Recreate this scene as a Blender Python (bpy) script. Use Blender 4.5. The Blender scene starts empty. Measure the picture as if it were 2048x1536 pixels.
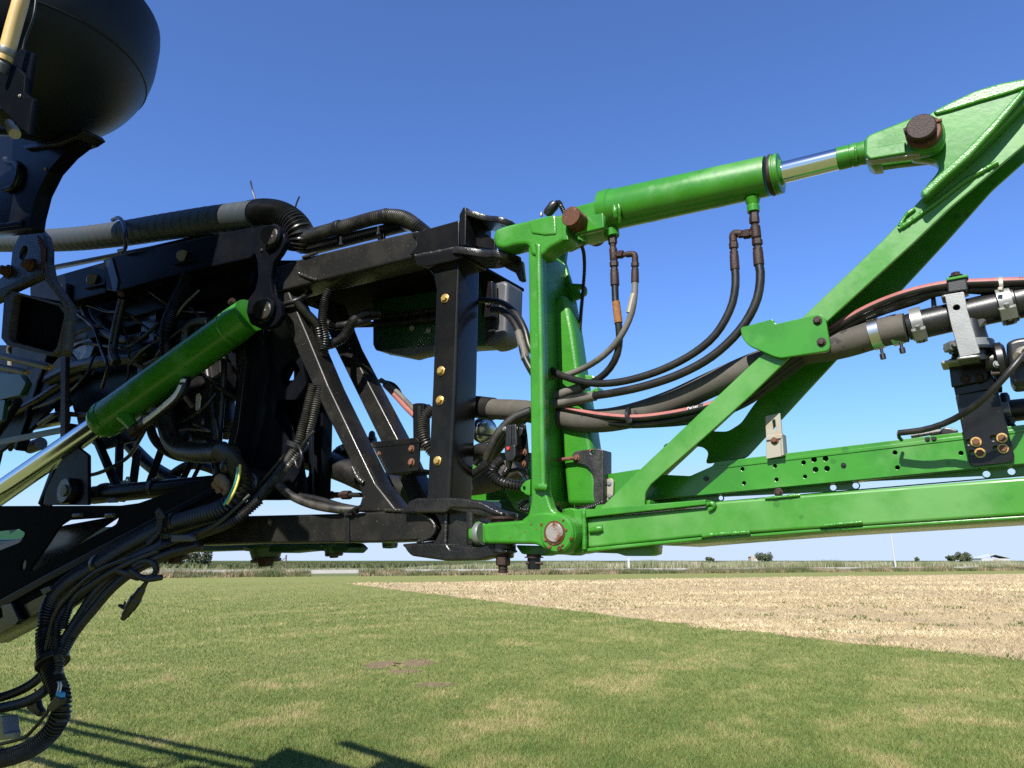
import bpy, bmesh, math, random
import numpy as np
from mathutils import Vector, Matrix
random.seed(7); RNG = np.random.default_rng(7)
SC = bpy.context.scene
COL = SC.collection
# ---------------------------------------------------------------- camera, sky, sun, exposure
FPX = 1480.0                                  # focal length in pixels of a 2048 wide frame
PITCH = math.atan((1121 - 768) / FPX)
CAM = Vector((0, 0, 1.6))
cd = bpy.data.cameras.new('camera'); cd.sensor_width = 36; cd.lens = 36 * FPX / 2048
cd.clip_start = .02; cd.clip_end = 20000
cam = bpy.data.objects.new('camera', cd); COL.objects.link(cam)
cam.location = CAM; cam.rotation_euler = (math.pi / 2 + PITCH, 0, 0)
SC.camera = cam
SUN_AZ = math.radians(26); SUN_EL = math.radians(43)     # light travels towards +Y, +X and down
LDIR = Vector((math.sin(SUN_AZ) * math.cos(SUN_EL), math.cos(SUN_AZ) * math.cos(SUN_EL), -math.sin(SUN_EL)))
w = bpy.data.worlds.new('World'); SC.world = w; w.use_nodes = True
nt = w.node_tree; bg = nt.nodes['Background']
sky = nt.nodes.new('ShaderNodeTexSky'); sky.sky_type = 'NISHITA'; sky.sun_disc = False
sky.sun_elevation = SUN_EL; sky.sun_rotation = SUN_AZ + math.pi
sky.air_density = 1.0; sky.dust_density = .45; sky.ozone_density = 10; sky.altitude = 1800
sp = nt.nodes.new('ShaderNodeSeparateColor'); cc = nt.nodes.new('ShaderNodeCombineColor'); nt.links.new(sky.outputs[0], sp.inputs[0])
for k, cap in enumerate((2.85, 3.6, 4.45)):                     # hazy white horizon: the sky never gets brighter than this
    mn = nt.nodes.new('ShaderNodeMath'); mn.operation = 'SMOOTH_MIN'; mn.inputs[1].default_value = cap; mn.inputs[2].default_value = 1.2
    tn_ = nt.nodes.new('ShaderNodeMath'); tn_.operation = 'MULTIPLY'; tn_.inputs[1].default_value = (.98, .965, 1.06)[k]
    nt.links.new(sp.outputs[k], mn.inputs[0]); nt.links.new(mn.outputs[0], tn_.inputs[0]); nt.links.new(tn_.outputs[0], cc.inputs[k])
nt.links.new(cc.outputs[0], bg.inputs[0]); bg.inputs[1].default_value = .115
sl = bpy.data.lights.new('sun', 'SUN'); sl.energy = 5.0; sl.angle = math.radians(.53); sl.color = (1, .955, .88)
sun = bpy.data.objects.new('sun', sl); COL.objects.link(sun)
sun.rotation_euler = LDIR.to_track_quat('-Z', 'Y').to_euler(); sun.location = (-6, -8, 12)
SC.view_settings.view_transform = 'Standard'; SC.view_settings.look = 'None'
SC.view_settings.exposure = 1.0; SC.view_settings.gamma = 1
SC.render.engine = 'CYCLES'; SC.cycles.use_denoising = False
SC.cycles.max_bounces = 6; SC.cycles.diffuse_bounces = 3; SC.cycles.glossy_bounces = 3
# ---------------------------------------------------------------- frames and helpers
S = .65
UX = Vector((1, -S, 0)).normalized()          # along the boom, towards its outer end
VZ = Vector((0, 0, 1))
NN = UX.cross(VZ)                              # out of the boom plane, towards the photographer
P0 = Vector((0, 1.9, 1.6))
FW = Vector((0, math.cos(PITCH), math.sin(PITCH))); UPV = Vector((0, -math.sin(PITCH), math.cos(PITCH)))

def P(px, py, off=0.0):
    d = FW + Vector((1, 0, 0)) * ((px - 1024) / FPX) + UPV * ((768 - py) / FPX)
    return CAM + d * ((NN.dot(P0 - CAM) + off) / NN.dot(d))
def mpp(p): return (p - CAM).dot(FW) / FPX
def G(px, py, z=0.0):
    d = FW + Vector((1, 0, 0)) * ((px - 1024) / FPX) + UPV * ((768 - py) / FPX)
    return CAM + d * ((z - CAM.z) / d.z)

# ---- materials
MATS = {}
def mat(name, base, rough=.5, metal=0, spec=.5, coat=0, var=None, vscale=6, vamt=.5, vlo=.45, vhi=.62, bump=0, bscale=120,
        speck=None, sscale=160, slo=.70, shi=.76, rvar=0, ior=None, spots=None, film=None, fscale=9, flo=.52, fhi=.6):
    m = bpy.data.materials.new(name); m.use_nodes = True; t = m.node_tree; b = t.nodes['Principled BSDF']
    N = t.nodes.new; L = t.links.new
    b.inputs['Roughness'].default_value = rough; b.inputs['Metallic'].default_value = metal
    b.inputs['Specular IOR Level'].default_value = spec; b.inputs['Coat Weight'].default_value = coat; b.inputs['Coat Roughness'].default_value = .12
    g = N('ShaderNodeNewGeometry'); pos = g.outputs['Position']
    def noise(sc, det=4):
        n = N('ShaderNodeTexNoise'); n.inputs['Scale'].default_value = sc; n.inputs['Detail'].default_value = det; n.inputs['Roughness'].default_value = .6
        L(pos, n.inputs['Vector']); return n.outputs['Fac']
    def ramp(fac, lo, hi):
        r = N('ShaderNodeMapRange'); r.inputs[1].default_value = lo; r.inputs[2].default_value = hi; L(fac, r.inputs[0]); return r.outputs[0]
    def mix(fac, a, c):
        x = N('ShaderNodeMix'); x.data_type = 'RGBA'
        if isinstance(fac, float): x.inputs[0].default_value = fac
        else: L(fac, x.inputs[0])
        for s_, v in ((x.inputs[6], a), (x.inputs[7], c)):
            if isinstance(v, tuple): s_.default_value = (*v, 1)
            else: L(v, s_)
        return x.outputs[2]
    def mul(a, k):
        x = N('ShaderNodeMath'); x.operation = 'MULTIPLY'; L(a, x.inputs[0]); x.inputs[1].default_value = k; return x.outputs[0]
    c = base
    if var: c = mix(mul(ramp(noise(vscale, 6), vlo, vhi), vamt), c, var)
    if film:                                   # dried-on dust and water marks: they also dull the gloss
        fm = ramp(noise(fscale, 5), flo, fhi)
        f = mul(fm, .55); c = mix(f, c, film)
        a = N('ShaderNodeMath'); a.operation = 'MULTIPLY_ADD'; L(fm, a.inputs[0]); a.inputs[1].default_value = .3; a.inputs[2].default_value = rough
        L(a.outputs[0], b.inputs['Roughness'])
    elif rvar:
        a = N('ShaderNodeMath'); a.operation = 'MULTIPLY_ADD'; L(noise(vscale * 3), a.inputs[0]); a.inputs[1].default_value = rvar; a.inputs[2].default_value = rough - rvar / 2
        L(a.outputs[0], b.inputs['Roughness'])
    if ior: b.inputs['IOR'].default_value = ior
    if spots:                                  # clean round marks where drops have washed the dust away
        v = N('ShaderNodeTexVoronoi'); v.inputs['Scale'].default_value = 26; L(pos, v.inputs['Vector'])
        a2 = ramp(v.outputs['Distance'], .21, .16); g2_ = ramp(noise(5, 2), .52, .58)
        mm = N('ShaderNodeMath'); mm.operation = 'MULTIPLY'; mm.use_clamp = True; L(a2, mm.inputs[0]); L(g2_, mm.inputs[1])
        c = mix(mul(mm.outputs[0], .8), c, spots)
    if speck: c = mix(ramp(noise(sscale, 2), slo, shi), c, speck)
    if isinstance(c, tuple): b.inputs['Base Color'].default_value = (*c, 1)
    else: L(c, b.inputs['Base Color'])
    if bump:
        bp = N('ShaderNodeBump'); bp.inputs['Strength'].default_value = bump; bp.inputs['Distance'].default_value = .002
        L(noise(bscale, 3), bp.inputs['Height']); L(bp.outputs[0], b.inputs['Normal'])
    MATS[name] = m; return m
mat('green', (.029, .168, .010), .27, coat=.12, var=(.019, .122, .008), vscale=9, vamt=.6, film=(.052, .195, .030), fscale=7, flo=.52, fhi=.70, spots=(.018, .110, .008), bump=.10, bscale=70)
mat('green_film', (.036, .172, .014), .32, coat=.1, var=(.026, .135, .010), vscale=9, vamt=.5, film=(.085, .225, .055), fscale=6, flo=.42, fhi=.66, spots=(.020, .115, .008), bump=.10, bscale=70)
mat('green_cast', (.028, .168, .010), .34, coat=.12, var=(.020, .125, .008), vscale=12, vamt=.6, film=(.045, .185, .028), fscale=10, flo=.56, fhi=.72, bump=.35, bscale=230)
mat('green_wet', (.034, .175, .013), .27, coat=.5, var=(.06, .20, .045), vscale=16, vamt=.7, bump=.28, bscale=300)
mat('green_weld', (.028, .155, .012), .3, coat=.15, bump=.7, bscale=150)
mat('shaded_green', (.006, .045, .015), .4, var=(.008, .033, .013), bump=.1)  # the green paint darkened, so the shade on these parts is in the colour
mat('black', (.0055, .0057, .0062), .25, coat=.1, spec=.25, var=(.010, .0096, .009), vscale=10, vamt=.8, speck=(.10, .085, .06), sscale=150, slo=.745, shi=.78, bump=.15, bscale=80)
mat('black_dusty', (.0075, .0074, .007), .42, coat=.1, spec=.3, var=(.016, .0145, .012), vscale=14, vamt=.9, speck=(.15, .125, .085), sscale=190, slo=.69, shi=.76, bump=.35, bscale=110)
mat('black_cast', (.0065, .0065, .0066), .3, coat=.15, spec=.4, var=(.018, .0165, .014), vscale=12, vamt=.8, speck=(.12, .10, .07), sscale=160, slo=.73, shi=.78, bump=.8, bscale=140)
mat('black_blue', (.0034, .0041, .0060), .25, spec=.3, ior=1.16, rvar=.15, var=(.0085, .009, .0105), vscale=8, bump=.1)
mat('black_weld', (.014, .013, .012), .3, coat=.2, bump=.9, bscale=200, var=(.05, .045, .035), vscale=40)
mat('poly_black', (.0075, .0100, .0140), .4, spec=.3, ior=1.35, var=(.011, .0145, .019), vscale=3, rvar=.12, bump=.06, bscale=60)
mat('rubber', (.008, .008, .0083), .4, spec=.4, var=(.022, .020, .017), vscale=22, vamt=.7, bump=.15, bscale=200)
mat('rubber_dusty', (.052, .046, .037), .75, var=(.080, .070, .055), vscale=18, speck=(.02, .018, .016), sscale=26, slo=.66, shi=.68, bump=.25, bscale=150)
mat('rubber_grey', (.105, .096, .085), .7, var=(.05, .046, .04), vscale=14, vamt=.8, bump=.2)
mat('conduit', (.0075, .0076, .008), .36, spec=.4, var=(.022, .020, .017), vscale=30, vamt=.6)
mat('conduit_dusty', (.013, .0125, .0115), .45, var=(.05, .044, .034), vscale=26, vamt=.8)
mat('wrap_hose', (.020, .029, .034), .6, var=(.03, .028, .022), vscale=9, vamt=.7, bump=.2, bscale=90)
mat('rust', (.11, .04, .018), .75, var=(.045, .018, .010), vscale=60, speck=(.25, .10, .04), sscale=240, slo=.6, shi=.7, bump=.8, bscale=300)
mat('rust_dark', (.021, .009, .0068), .5, spec=.3, var=(.034, .013, .0085), vscale=70, speck=(.08, .04, .03), sscale=420, slo=.68, shi=.74, bump=.7, bscale=420)
mat('rust_orange', (.22, .085, .018), .8, var=(.08, .03, .008), vscale=120, bump=.8, bscale=320)
mat('rust_pin', (.070, .022, .007), .55, spec=.3, var=(.045, .015, .007), vscale=38, speck=(.14, .06, .022), sscale=70, slo=.62, shi=.7, bump=.3, bscale=160)
mat('worn_pin', (.24, .22, .20), .45, metal=.3, var=(.13, .05, .022), vscale=34, vamt=1, vlo=.5, vhi=.6, bump=.5, bscale=130)
mat('zinc', (.42, .30, .10), .38, metal=.55, var=(.42, .22, .06), vscale=50, vamt=.7)
mat('steel', (.20, .205, .20), .4, metal=.5, var=(.15, .15, .145), vscale=40, bump=.1, bscale=300)
mat('steel_plate', (.26, .245, .20), .5, metal=.25, var=(.28, .16, .07), vscale=24, vamt=.5, vlo=.55, vhi=.7)
mat('chrome', (.64, .67, .72), .14, metal=1)
mat('chrome_worn', (.5, .51, .52), .28, metal=1, rvar=.08)
mat('plastic', (.007, .007, .0076), .36, var=(.02, .02, .02), vscale=30, bump=.1, bscale=300)
mat('plastic_grey', (.055, .058, .066), .5, var=(.09, .095, .1))
mat('label_white', (.62, .62, .58), .5, var=(.45, .45, .42), vscale=60)
mat('print_black', (.01, .01, .01), .5)
mat('print_white', (.6, .6, .6), .5)
mat('red_stripe', (.26, .085, .072), .6, var=(.19, .055, .048), vscale=40)
mat('tan_hose', (.50, .34, .13), .45, var=(.42, .27, .09), vscale=14, bump=.05)
mat('gold_rod', (.11, .095, .055), .45, metal=.5, var=(.07, .06, .038))
mat('red', (.45, .02, .02), .5); mat('blue', (.02, .25, .5), .5); mat('yellow_wire', (.5, .45, .08), .5); mat('teal_wire', (.05, .3, .25), .5)
mat('lug_black', (.010, .010, .010), .4, var=(.045, .042, .037), vscale=28, vamt=.6, speck=(.16, .06, .025), sscale=26, slo=.68, shi=.71, bump=.5, bscale=200)
mat('mud', (.17, .11, .06), .95, var=(.10, .065, .035), vscale=60, bump=1, bscale=150)
m_ = mat('lens', (.75, .78, .8), .04, metal=0, spec=.8); m_.node_tree.nodes['Principled BSDF'].inputs['Transmission Weight'].default_value = .85
mat('dusty_sunlit_edge', (.060, .056, .047), .6, var=(.03, .028, .024), vscale=30, vamt=.8, speck=(.13, .05, .02), sscale=24, slo=.66, shi=.70, bump=.4, bscale=200)  # dusty paint, lightened to stand in for sun catching these edges
mat('hollow_shade', (.002, .002, .002), .9, spec=.05)  # near-black for the painted shade inside the square tube
mat('black_matte', (.0045, .0050, .0062), .75, spec=.12, ior=1.2, var=(.008, .008, .009), vscale=12)
def M(n): return MATS[n]

# ---- object plumbing
ROOTS = {}
def root(name, label, cat, at, group=None):
    o = bpy.data.objects.new(name, None); o.empty_display_size = .05; COL.objects.link(o)
    o.location = at; o['label'] = label; o['category'] = cat
    if group: o['group'] = group
    return o
def base_of(par):
    v = Vector((0, 0, 0))
    while par is not None: v = v + par.location; par = par.parent
    return v
def link(name, me, par, m, smooth=35):
    """me holds world coordinates; it is stored relative to the thing's base."""
    o = bpy.data.objects.new(name, me); COL.objects.link(o)
    if par is not None:
        b = base_of(par); me.transform(Matrix.Translation(-b)); o.parent = par
    if m: me.materials.clear(); me.materials.append(M(m))
    if smooth:
        me.polygons.foreach_set('use_smooth', [True] * len(me.polygons)); me.set_sharp_from_angle(angle=math.radians(smooth))
    return o
def thing(name, label, cat, me, m, group=None, smooth=35, kind=None):
    n = len(me.vertices); a = np.empty(n * 3); me.vertices.foreach_get('co', a); a = a.reshape(-1, 3)
    c = Vector((float(a[:, 0].mean()), float(a[:, 1].mean()), float(a[:, 2].min())))
    me.transform(Matrix.Translation(-c))
    o = link(name, me, None, m, smooth); o.location = c; o['label'] = label; o['category'] = cat
    if group: o['group'] = group
    if kind: o['kind'] = kind
    return o
def mesh_from(v, f, name='m'):
    me = bpy.data.meshes.new(name); me.from_pydata([tuple(x) for x in v], [], f); me.update(); return me
def roundpoly(pts, r, seg=3):
    n = len(pts); out = []
    for i in range(n):
        a, b, c = Vector(pts[i - 1]), Vector(pts[i]), Vector(pts[(i + 1) % n])
        d1, d2 = a - b, c - b; l1, l2 = d1.length, d2.length
        if l1 < 1e-6 or l2 < 1e-6: continue
        k = min(r, l1 * .45, l2 * .45)
        p, q = b + d1 / l1 * k, b + d2 / l2 * k
        for j in range(seg + 1):
            t = j / seg; out.append(p * (1 - t) ** 2 + b * 2 * t * (1 - t) + q * t * t)
    return out
def chaikin(pts, it=2):
    for _ in range(it):
        n = len(pts); o = []
        for i in range(n):
            a, b = Vector(pts[i]), Vector(pts[(i + 1) % n]); o += [a * .75 + b * .25, a * .25 + b * .75]
        pts = o
    return pts
def flat_mesh(loops, t, b):
    """filled outline(s) in local xy, front face at z = 0, going back to z = -t"""
    cu = bpy.data.curves.new('c', 'CURVE'); cu.dimensions = '2D'; cu.fill_mode = 'BOTH'
    b = min(b, t * .45); cu.extrude = t / 2 - b; cu.bevel_depth = b; cu.bevel_resolution = 1 if b < .006 else 3; cu.offset = -b
    for lp in loops:
        s = cu.splines.new('POLY'); s.points.add(len(lp) - 1); s.use_cyclic_u = True
        s.points.foreach_set('co', [x for p in lp for x in (p[0], p[1], 0, 1)])
    o = bpy.data.objects.new('c', cu); me = bpy.data.meshes.new_from_object(o)
    bpy.data.objects.remove(o); bpy.data.curves.remove(cu)
    me.transform(Matrix.Translation((0, 0, -t / 2))); return me
def axes(O, ax, ay):
    az = ax.cross(ay); m = Matrix((ax, ay, az)).transposed().to_4x4(); m.translation = O; return m
def circ(c, r, n=16): return [Vector((c[0] + r * math.cos(6.28318 * i / n), c[1] + r * math.sin(6.28318 * i / n))) for i in range(n)]
def plate_mesh(pts, off=0, t=.01, r=.004, b=.0015, holes=(), sm=0):
    W = [P(x, y, off) for x, y in pts]; O = W[0]
    loc = lambda q: Vector(((q - O).dot(UX), (q - O).dot(VZ)))
    L = [loc(q) for q in W]
    L = chaikin(L, sm) if sm else roundpoly(L, r)
    loops = [L]
    for h in holes:
        if isinstance(h[0], (int, float)):
            q = P(h[0], h[1], off); loops.append(circ(loc(q), h[2] * mpp(q)))
        else:
            loops.append(roundpoly([loc(P(x, y, off)) for x, y in h], .012))
    me = flat_mesh(loops, t, b); me.transform(axes(O, UX, VZ)); return me
def plate(name, par, m, pts, off=0, t=.01, r=.004, b=.0015, holes=(), sm=0):
    return link(name, plate_mesh(pts, off, t, r, b, holes, sm), par, m)
def hplate(name, par, m, o, pts, t, r=.006, b=.002, sm=0, holes=(), to=None):
    """horizontal plate: o = (px, py, off) of the local origin on its top face, pts = (along boom, away from camera) metres"""
    L = [Vector(p) for p in pts]; L = chaikin(L, sm) if sm else roundpoly(L, r)
    me = flat_mesh([L] + [circ(h[:2], h[2]) for h in holes], t, b); ax = UX if to is None else (P(*to, o[2]) - P(*o)).normalized(); me.transform(axes(P(*o), ax, -NN)); return link(name, me, par, m)
def uplate(name, par, m, o, pts, t, r=.004, b=.0015, sm=0):
    """plate square to the boom: pts = (away from camera, up) metres"""
    L = [Vector(p) for p in pts]; L = chaikin(L, sm) if sm else roundpoly(L, r)
    me = flat_mesh([L], t, b); me.transform(axes(P(*o), -NN, VZ)); return link(name, me, par, m)
def catmull(pts, step):
    A = [Vector(p) for p in pts]
    if len(A) == 2: A = [A[0], (A[0] + A[1]) / 2, A[1]]
    A = [A[0] * 2 - A[1]] + A + [A[-1] * 2 - A[-2]]; out = []
    for i in range(1, len(A) - 2):
        p0, p1, p2, p3 = A[i - 1:i + 3]; n = max(2, int((p2 - p1).length / step))
        for j in range(n):
            t = j / n
            out.append(.5 * ((2 * p1) + (p2 - p0) * t + (2 * p0 - 5 * p1 + 4 * p2 - p3) * t * t + (3 * p1 - p0 - 3 * p2 + p3) * t ** 3))
    out.append(A[-2]); return out
def resample(C, step):
    C = np.array([tuple(c) for c in C]); d = np.r_[0, np.cumsum(np.linalg.norm(np.diff(C, axis=0), axis=1))]
    n = max(3, int(d[-1] / step) + 1); s = np.linspace(0, d[-1], n)
    return np.stack([np.interp(s, d, C[:, k]) for k in range(3)], 1), s
def frames(C):
    T = np.gradient(C, axis=0); T /= np.linalg.norm(T, axis=1)[:, None] + 1e-12
    a = np.array([0, 0, 1.0]) if abs(T[0, 2]) < .9 else np.array([1.0, 0, 0])
    x = np.cross(T[0], a); x /= np.linalg.norm(x); X = [x]
    for i in range(1, len(C)):
        x = X[-1] - T[i] * np.dot(X[-1], T[i]); X.append(x / np.linalg.norm(x))
    X = np.array(X); return T, X, np.cross(T, X)
def sweep_mesh(C, R, seg=12, caps=True):
    T, X, Y = frames(C); n = len(C); a = np.linspace(0, 2 * np.pi, seg, endpoint=False)
    V = C[:, None, :] + R[:, None, None] * (np.cos(a)[None, :, None] * X[:, None, :] + np.sin(a)[None, :, None] * Y[:, None, :])
    V = V.reshape(-1, 3); i = np.arange(n - 1)[:, None] * seg; j = np.arange(seg)[None, :]; k = (j + 1) % seg
    F = np.stack([i + j, i + k, i + seg + k, i + seg + j], -1).reshape(-1, 4).tolist()
    if caps: F += [list(range(seg))[::-1], list(range((n - 1) * seg, n * seg))]
    return mesh_from(V.tolist(), F)
def tube_mesh(pts, rp=None, r=None, rib=0, pitch=.006, seg=12, step=.02, jit=0, world=False):
    """pts = (px, py, off) controls; rp radius in photo pixels at the middle, r radius in metres; rib = corrugation depth share"""
    W = [Vector(p) for p in pts] if world else [P(*p) for p in pts]
    if r is None: r = rp * mpp(W[len(W) // 2])
    C, s = resample(catmull(W, .01), pitch / 4 if rib else step)
    R = np.full(len(C), r)
    if rib: R = r * (1 - rib * (.5 - .5 * np.sign(np.sin(2 * np.pi * s / pitch)) * np.abs(np.sin(2 * np.pi * s / pitch)) ** .4))
    if jit: R = R * (1 + jit * (RNG.random(len(C)) - .5) * 2)
    return sweep_mesh(C, R, seg)
def tube(name, par, m, pts, rp=None, **k): return link(name, tube_mesh(pts, rp, **k), par, m, 50 if not k.get('rib') else 60)
def lathe_mesh(A, B, prof, seg=32):
    """A, B world points; prof = (metres from A, radius in metres)"""
    ax = (B - A).normalized(); q = ax.orthogonal().normalized(); w_ = ax.cross(q); V = []; F = []
    for t, r in prof:
        for j in range(seg):
            a = 2 * math.pi * j / seg; V.append(A + ax * t + (q * math.cos(a) + w_ * math.sin(a)) * max(r, 1e-4))
    for i in range(len(prof) - 1):
        for j in range(seg):
            k = (j + 1) % seg; F.append([i * seg + j, i * seg + k, (i + 1) * seg + k, (i + 1) * seg + j])
    F += [list(range(seg))[::-1], list(range((len(prof) - 1) * seg, len(prof) * seg))]
    return mesh_from(V, F)
def lathe(name, par, m, a, b, prof, seg=32, pxr=True):
    """a, b = (px, py, off); prof = (share of the way, radius in photo pixels)"""
    A, B = P(*a), P(*b); l = (B - A).length; k0, k1 = mpp(A), mpp(B)
    return link(name, lathe_mesh(A, B, [(t * l, r * (k0 + (k1 - k0) * t)) for t, r in prof], seg), par, m, 30)
def pin(name, par, m, px, py, off, rp, depth, ch=.12, seg=28):
    A = P(px, py, off); r = rp * mpp(A)
    return link(name, lathe_mesh(A, A - NN, [(0, r * (1 - ch)), (r * ch, r), (depth, r)], seg), par, m, 30)
def box_mesh(A, B, wd, ht, side=None, b=.004):
    """bar of rounded rectangular section from A to B; wd across `side`, ht across the third direction"""
    ax = (B - A).normalized(); s = (side or NN); s = (s - ax * s.dot(ax)).normalized(); t = ax.cross(s)
    L = roundpoly([(-wd / 2, -ht / 2), (wd / 2, -ht / 2), (wd / 2, ht / 2), (-wd / 2, ht / 2)], b, 3)
    V = [A + s * p[0] + t * p[1] for p in L] + [B + s * p[0] + t * p[1] for p in L]; n = len(L)
    F = [[i, (i + 1) % n, n + (i + 1) % n, n + i] for i in range(n)] + [list(range(n))[::-1], list(range(n, 2 * n))]
    return mesh_from(V, F)
def bar(name, par, m, a, b, wd, ht, side=None, bev=.004): return link(name, box_mesh(P(*a), P(*b), wd, ht, side, bev), par, m)
# ---- bolts: shared meshes of unit size (washer radius 1)
def _bolt_mesh():
    V = []; F = []
    def ring(n, r, z, a0=0): s = len(V); V.extend([(r * math.cos(a0 + 6.28318 * i / n), r * math.sin(a0 + 6.28318 * i / n), z) for i in range(n)]); return s
    def wall(a, b, n): F.extend([[a + i, a + (i + 1) % n, b + (i + 1) % n, b + i] for i in range(n)])
    a, b, c = ring(6, .72, .12), ring(6, .72, .55), ring(6, .6, .66); wall(a, b, 6); wall(b, c, 6); F.append([c + i for i in range(6)])
    return mesh_from(V, F, 'bolt_head')
def _washer_mesh():
    V = []; F = []; n = 18
    for r, z in ((1, -.05), (1, .1), (.9, .16)): V += [(r * math.cos(6.28318 * i / n), r * math.sin(6.28318 * i / n), z) for i in range(n)]
    for k in range(2): F += [[k * n + i, k * n + (i + 1) % n, (k + 1) * n + (i + 1) % n, (k + 1) * n + i] for i in range(n)]
    F.append(list(range(2 * n, 3 * n))); return mesh_from(V, F, 'washer')
BOLT = {}
def bolt(par, m, px, py, off, rp, washer=None, nrm=None, name='bolt', world=None, r=None, stick=1.0):
    if m not in BOLT:
        a = _bolt_mesh(); a.materials.append(M(m)); BOLT[m] = a
    w2 = 'w_' + (washer or m)
    if w2 not in BOLT:
        a = _washer_mesh(); a.materials.append(M(washer or m)); BOLT[w2] = a
    p = world or P(px, py, off); s = r or rp * mpp(p); n = (nrm or NN).normalized()
    o = bpy.data.objects.new(name, BOLT[m]); COL.objects.link(o); o.parent = par
    q = n.to_track_quat('Z', 'Y') @ Matrix.Rotation(random.random() * 6.28, 3, 'Z').to_quaternion()
    o.rotation_mode = 'QUATERNION'; o.rotation_quaternion = q; o.scale = (s, s, s * stick); o.location = p - base_of(par)
    g = bpy.data.objects.new('washer', BOLT[w2]); COL.objects.link(g); g.parent = o
    return o
def weld(par, m, pts, rp, name='weld_bead'):
    return tube(name, par, m, pts, rp, step=.004, jit=.18, seg=8)
def print_on(par, m, pts, s0, text, size, r, ang, world=False, name='printed_text'):
    """lettering laid on a hose: text runs along the hose from distance s0, at angle ang towards the viewer"""
    cu = bpy.data.curves.new('t', 'FONT'); cu.body = text; cu.size = size; cu.resolution_u = 2
    o = bpy.data.objects.new('t', cu); me = bpy.data.meshes.new_from_object(o); bpy.data.objects.remove(o)
    C, s = resample(catmull([P(*p) for p in pts], .01), .004); T, X, Y = frames(C)
    for v in me.vertices:
        d = s0 + v.co.x; k = min(len(C) - 1, max(0, int(d / s[-1] * (len(C) - 1))))
        t = Vector(T[k]); n = NN - t * NN.dot(t); n.normalize(); b = t.cross(n) * -1
        if b.z < 0: b = -b
        a = ang + (v.co.y - size * .3) / r
        v.co = Vector(C[k]) + t * (d - s[k]) + (n * math.cos(a) + b * math.sin(a)) * (r + .0006)
    return link(name, me, par, m, 0)
def stripe_on(par, m, pts, r, ang, half, lift=.0004, name='printed_stripe', s0=0, s1=None):
    C, s = resample(catmull([P(*p) for p in pts], .01), .012); T, X, Y = frames(C); V = []; F = []; k = 0
    for i in range(len(C)):
        if s[i] < s0 or (s1 and s[i] > s1): continue
        t = Vector(T[i]); n = NN - t * NN.dot(t); n.normalize(); b = t.cross(n) * -1
        if b.z < 0: b = -b
        for j in range(5):
            a = ang + half * (j - 2) / 2; V.append(Vector(C[i]) + (n * math.cos(a) + b * math.sin(a)) * (r + lift))
        k += 1
    for i in range(k - 1):
        for j in range(4): F.append([i * 5 + j, i * 5 + j + 1, i * 5 + j + 6, i * 5 + j + 5])
    return link(name, mesh_from(V, F), par, m, 60)
# ================================================================ the place: ground, field, road, verge, far things
def veg_mat(name, c0, c1, c2, rough=.6, trans=.25):
    m = bpy.data.materials.new(name); m.use_nodes = True; t = m.node_tree; b = t.nodes['Principled BSDF']
    a = t.nodes.new('ShaderNodeAttribute'); a.attribute_name = 'rnd'
    r = t.nodes.new('ShaderNodeValToRGB'); e = r.color_ramp.elements
    e[0].color = (*c0, 1); e[1].color = (*c2, 1); x = e.new(.5); x.color = (*c1, 1)
    t.links.new(a.outputs['Fac'], r.inputs[0]); t.links.new(r.outputs[0], b.inputs['Base Color'])
    b.inputs['Roughness'].default_value = rough; b.inputs['Specular IOR Level'].default_value = .25
    if trans:
        tr = t.nodes.new('ShaderNodeBsdfTranslucent'); mx = t.nodes.new('ShaderNodeMixShader'); mx.inputs[0].default_value = trans
        t.links.new(r.outputs[0], tr.inputs[0]); o = t.nodes['Material Output']
        t.links.new(b.outputs[0], mx.inputs[1]); t.links.new(tr.outputs[0], mx.inputs[2]); t.links.new(mx.outputs[0], o.inputs[0])
    MATS[name] = m
def vnoise(x, y, sc, seed):
    """smooth value noise in numpy for natural patches"""
    r = np.random.default_rng(seed); T = r.random((64, 64)); X = x / sc; Y = y / sc
    i, j = np.floor(X).astype(int), np.floor(Y).astype(int); f, g = X - i, Y - j; f, g = f * f * (3 - 2 * f), g * g * (3 - 2 * g)
    q = lambda a, b: T[a % 64, b % 64]
    return (q(i, j) * (1 - f) + q(i + 1, j) * f) * (1 - g) + (q(i, j + 1) * (1 - f) + q(i + 1, j + 1) * f) * g
def fbm(x, y, sc, seed): return (vnoise(x, y, sc, seed) * 4 + vnoise(x, y, sc / 2.1, seed + 1) * 2 + vnoise(x, y, sc / 4.3, seed + 2)) / 7
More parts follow.
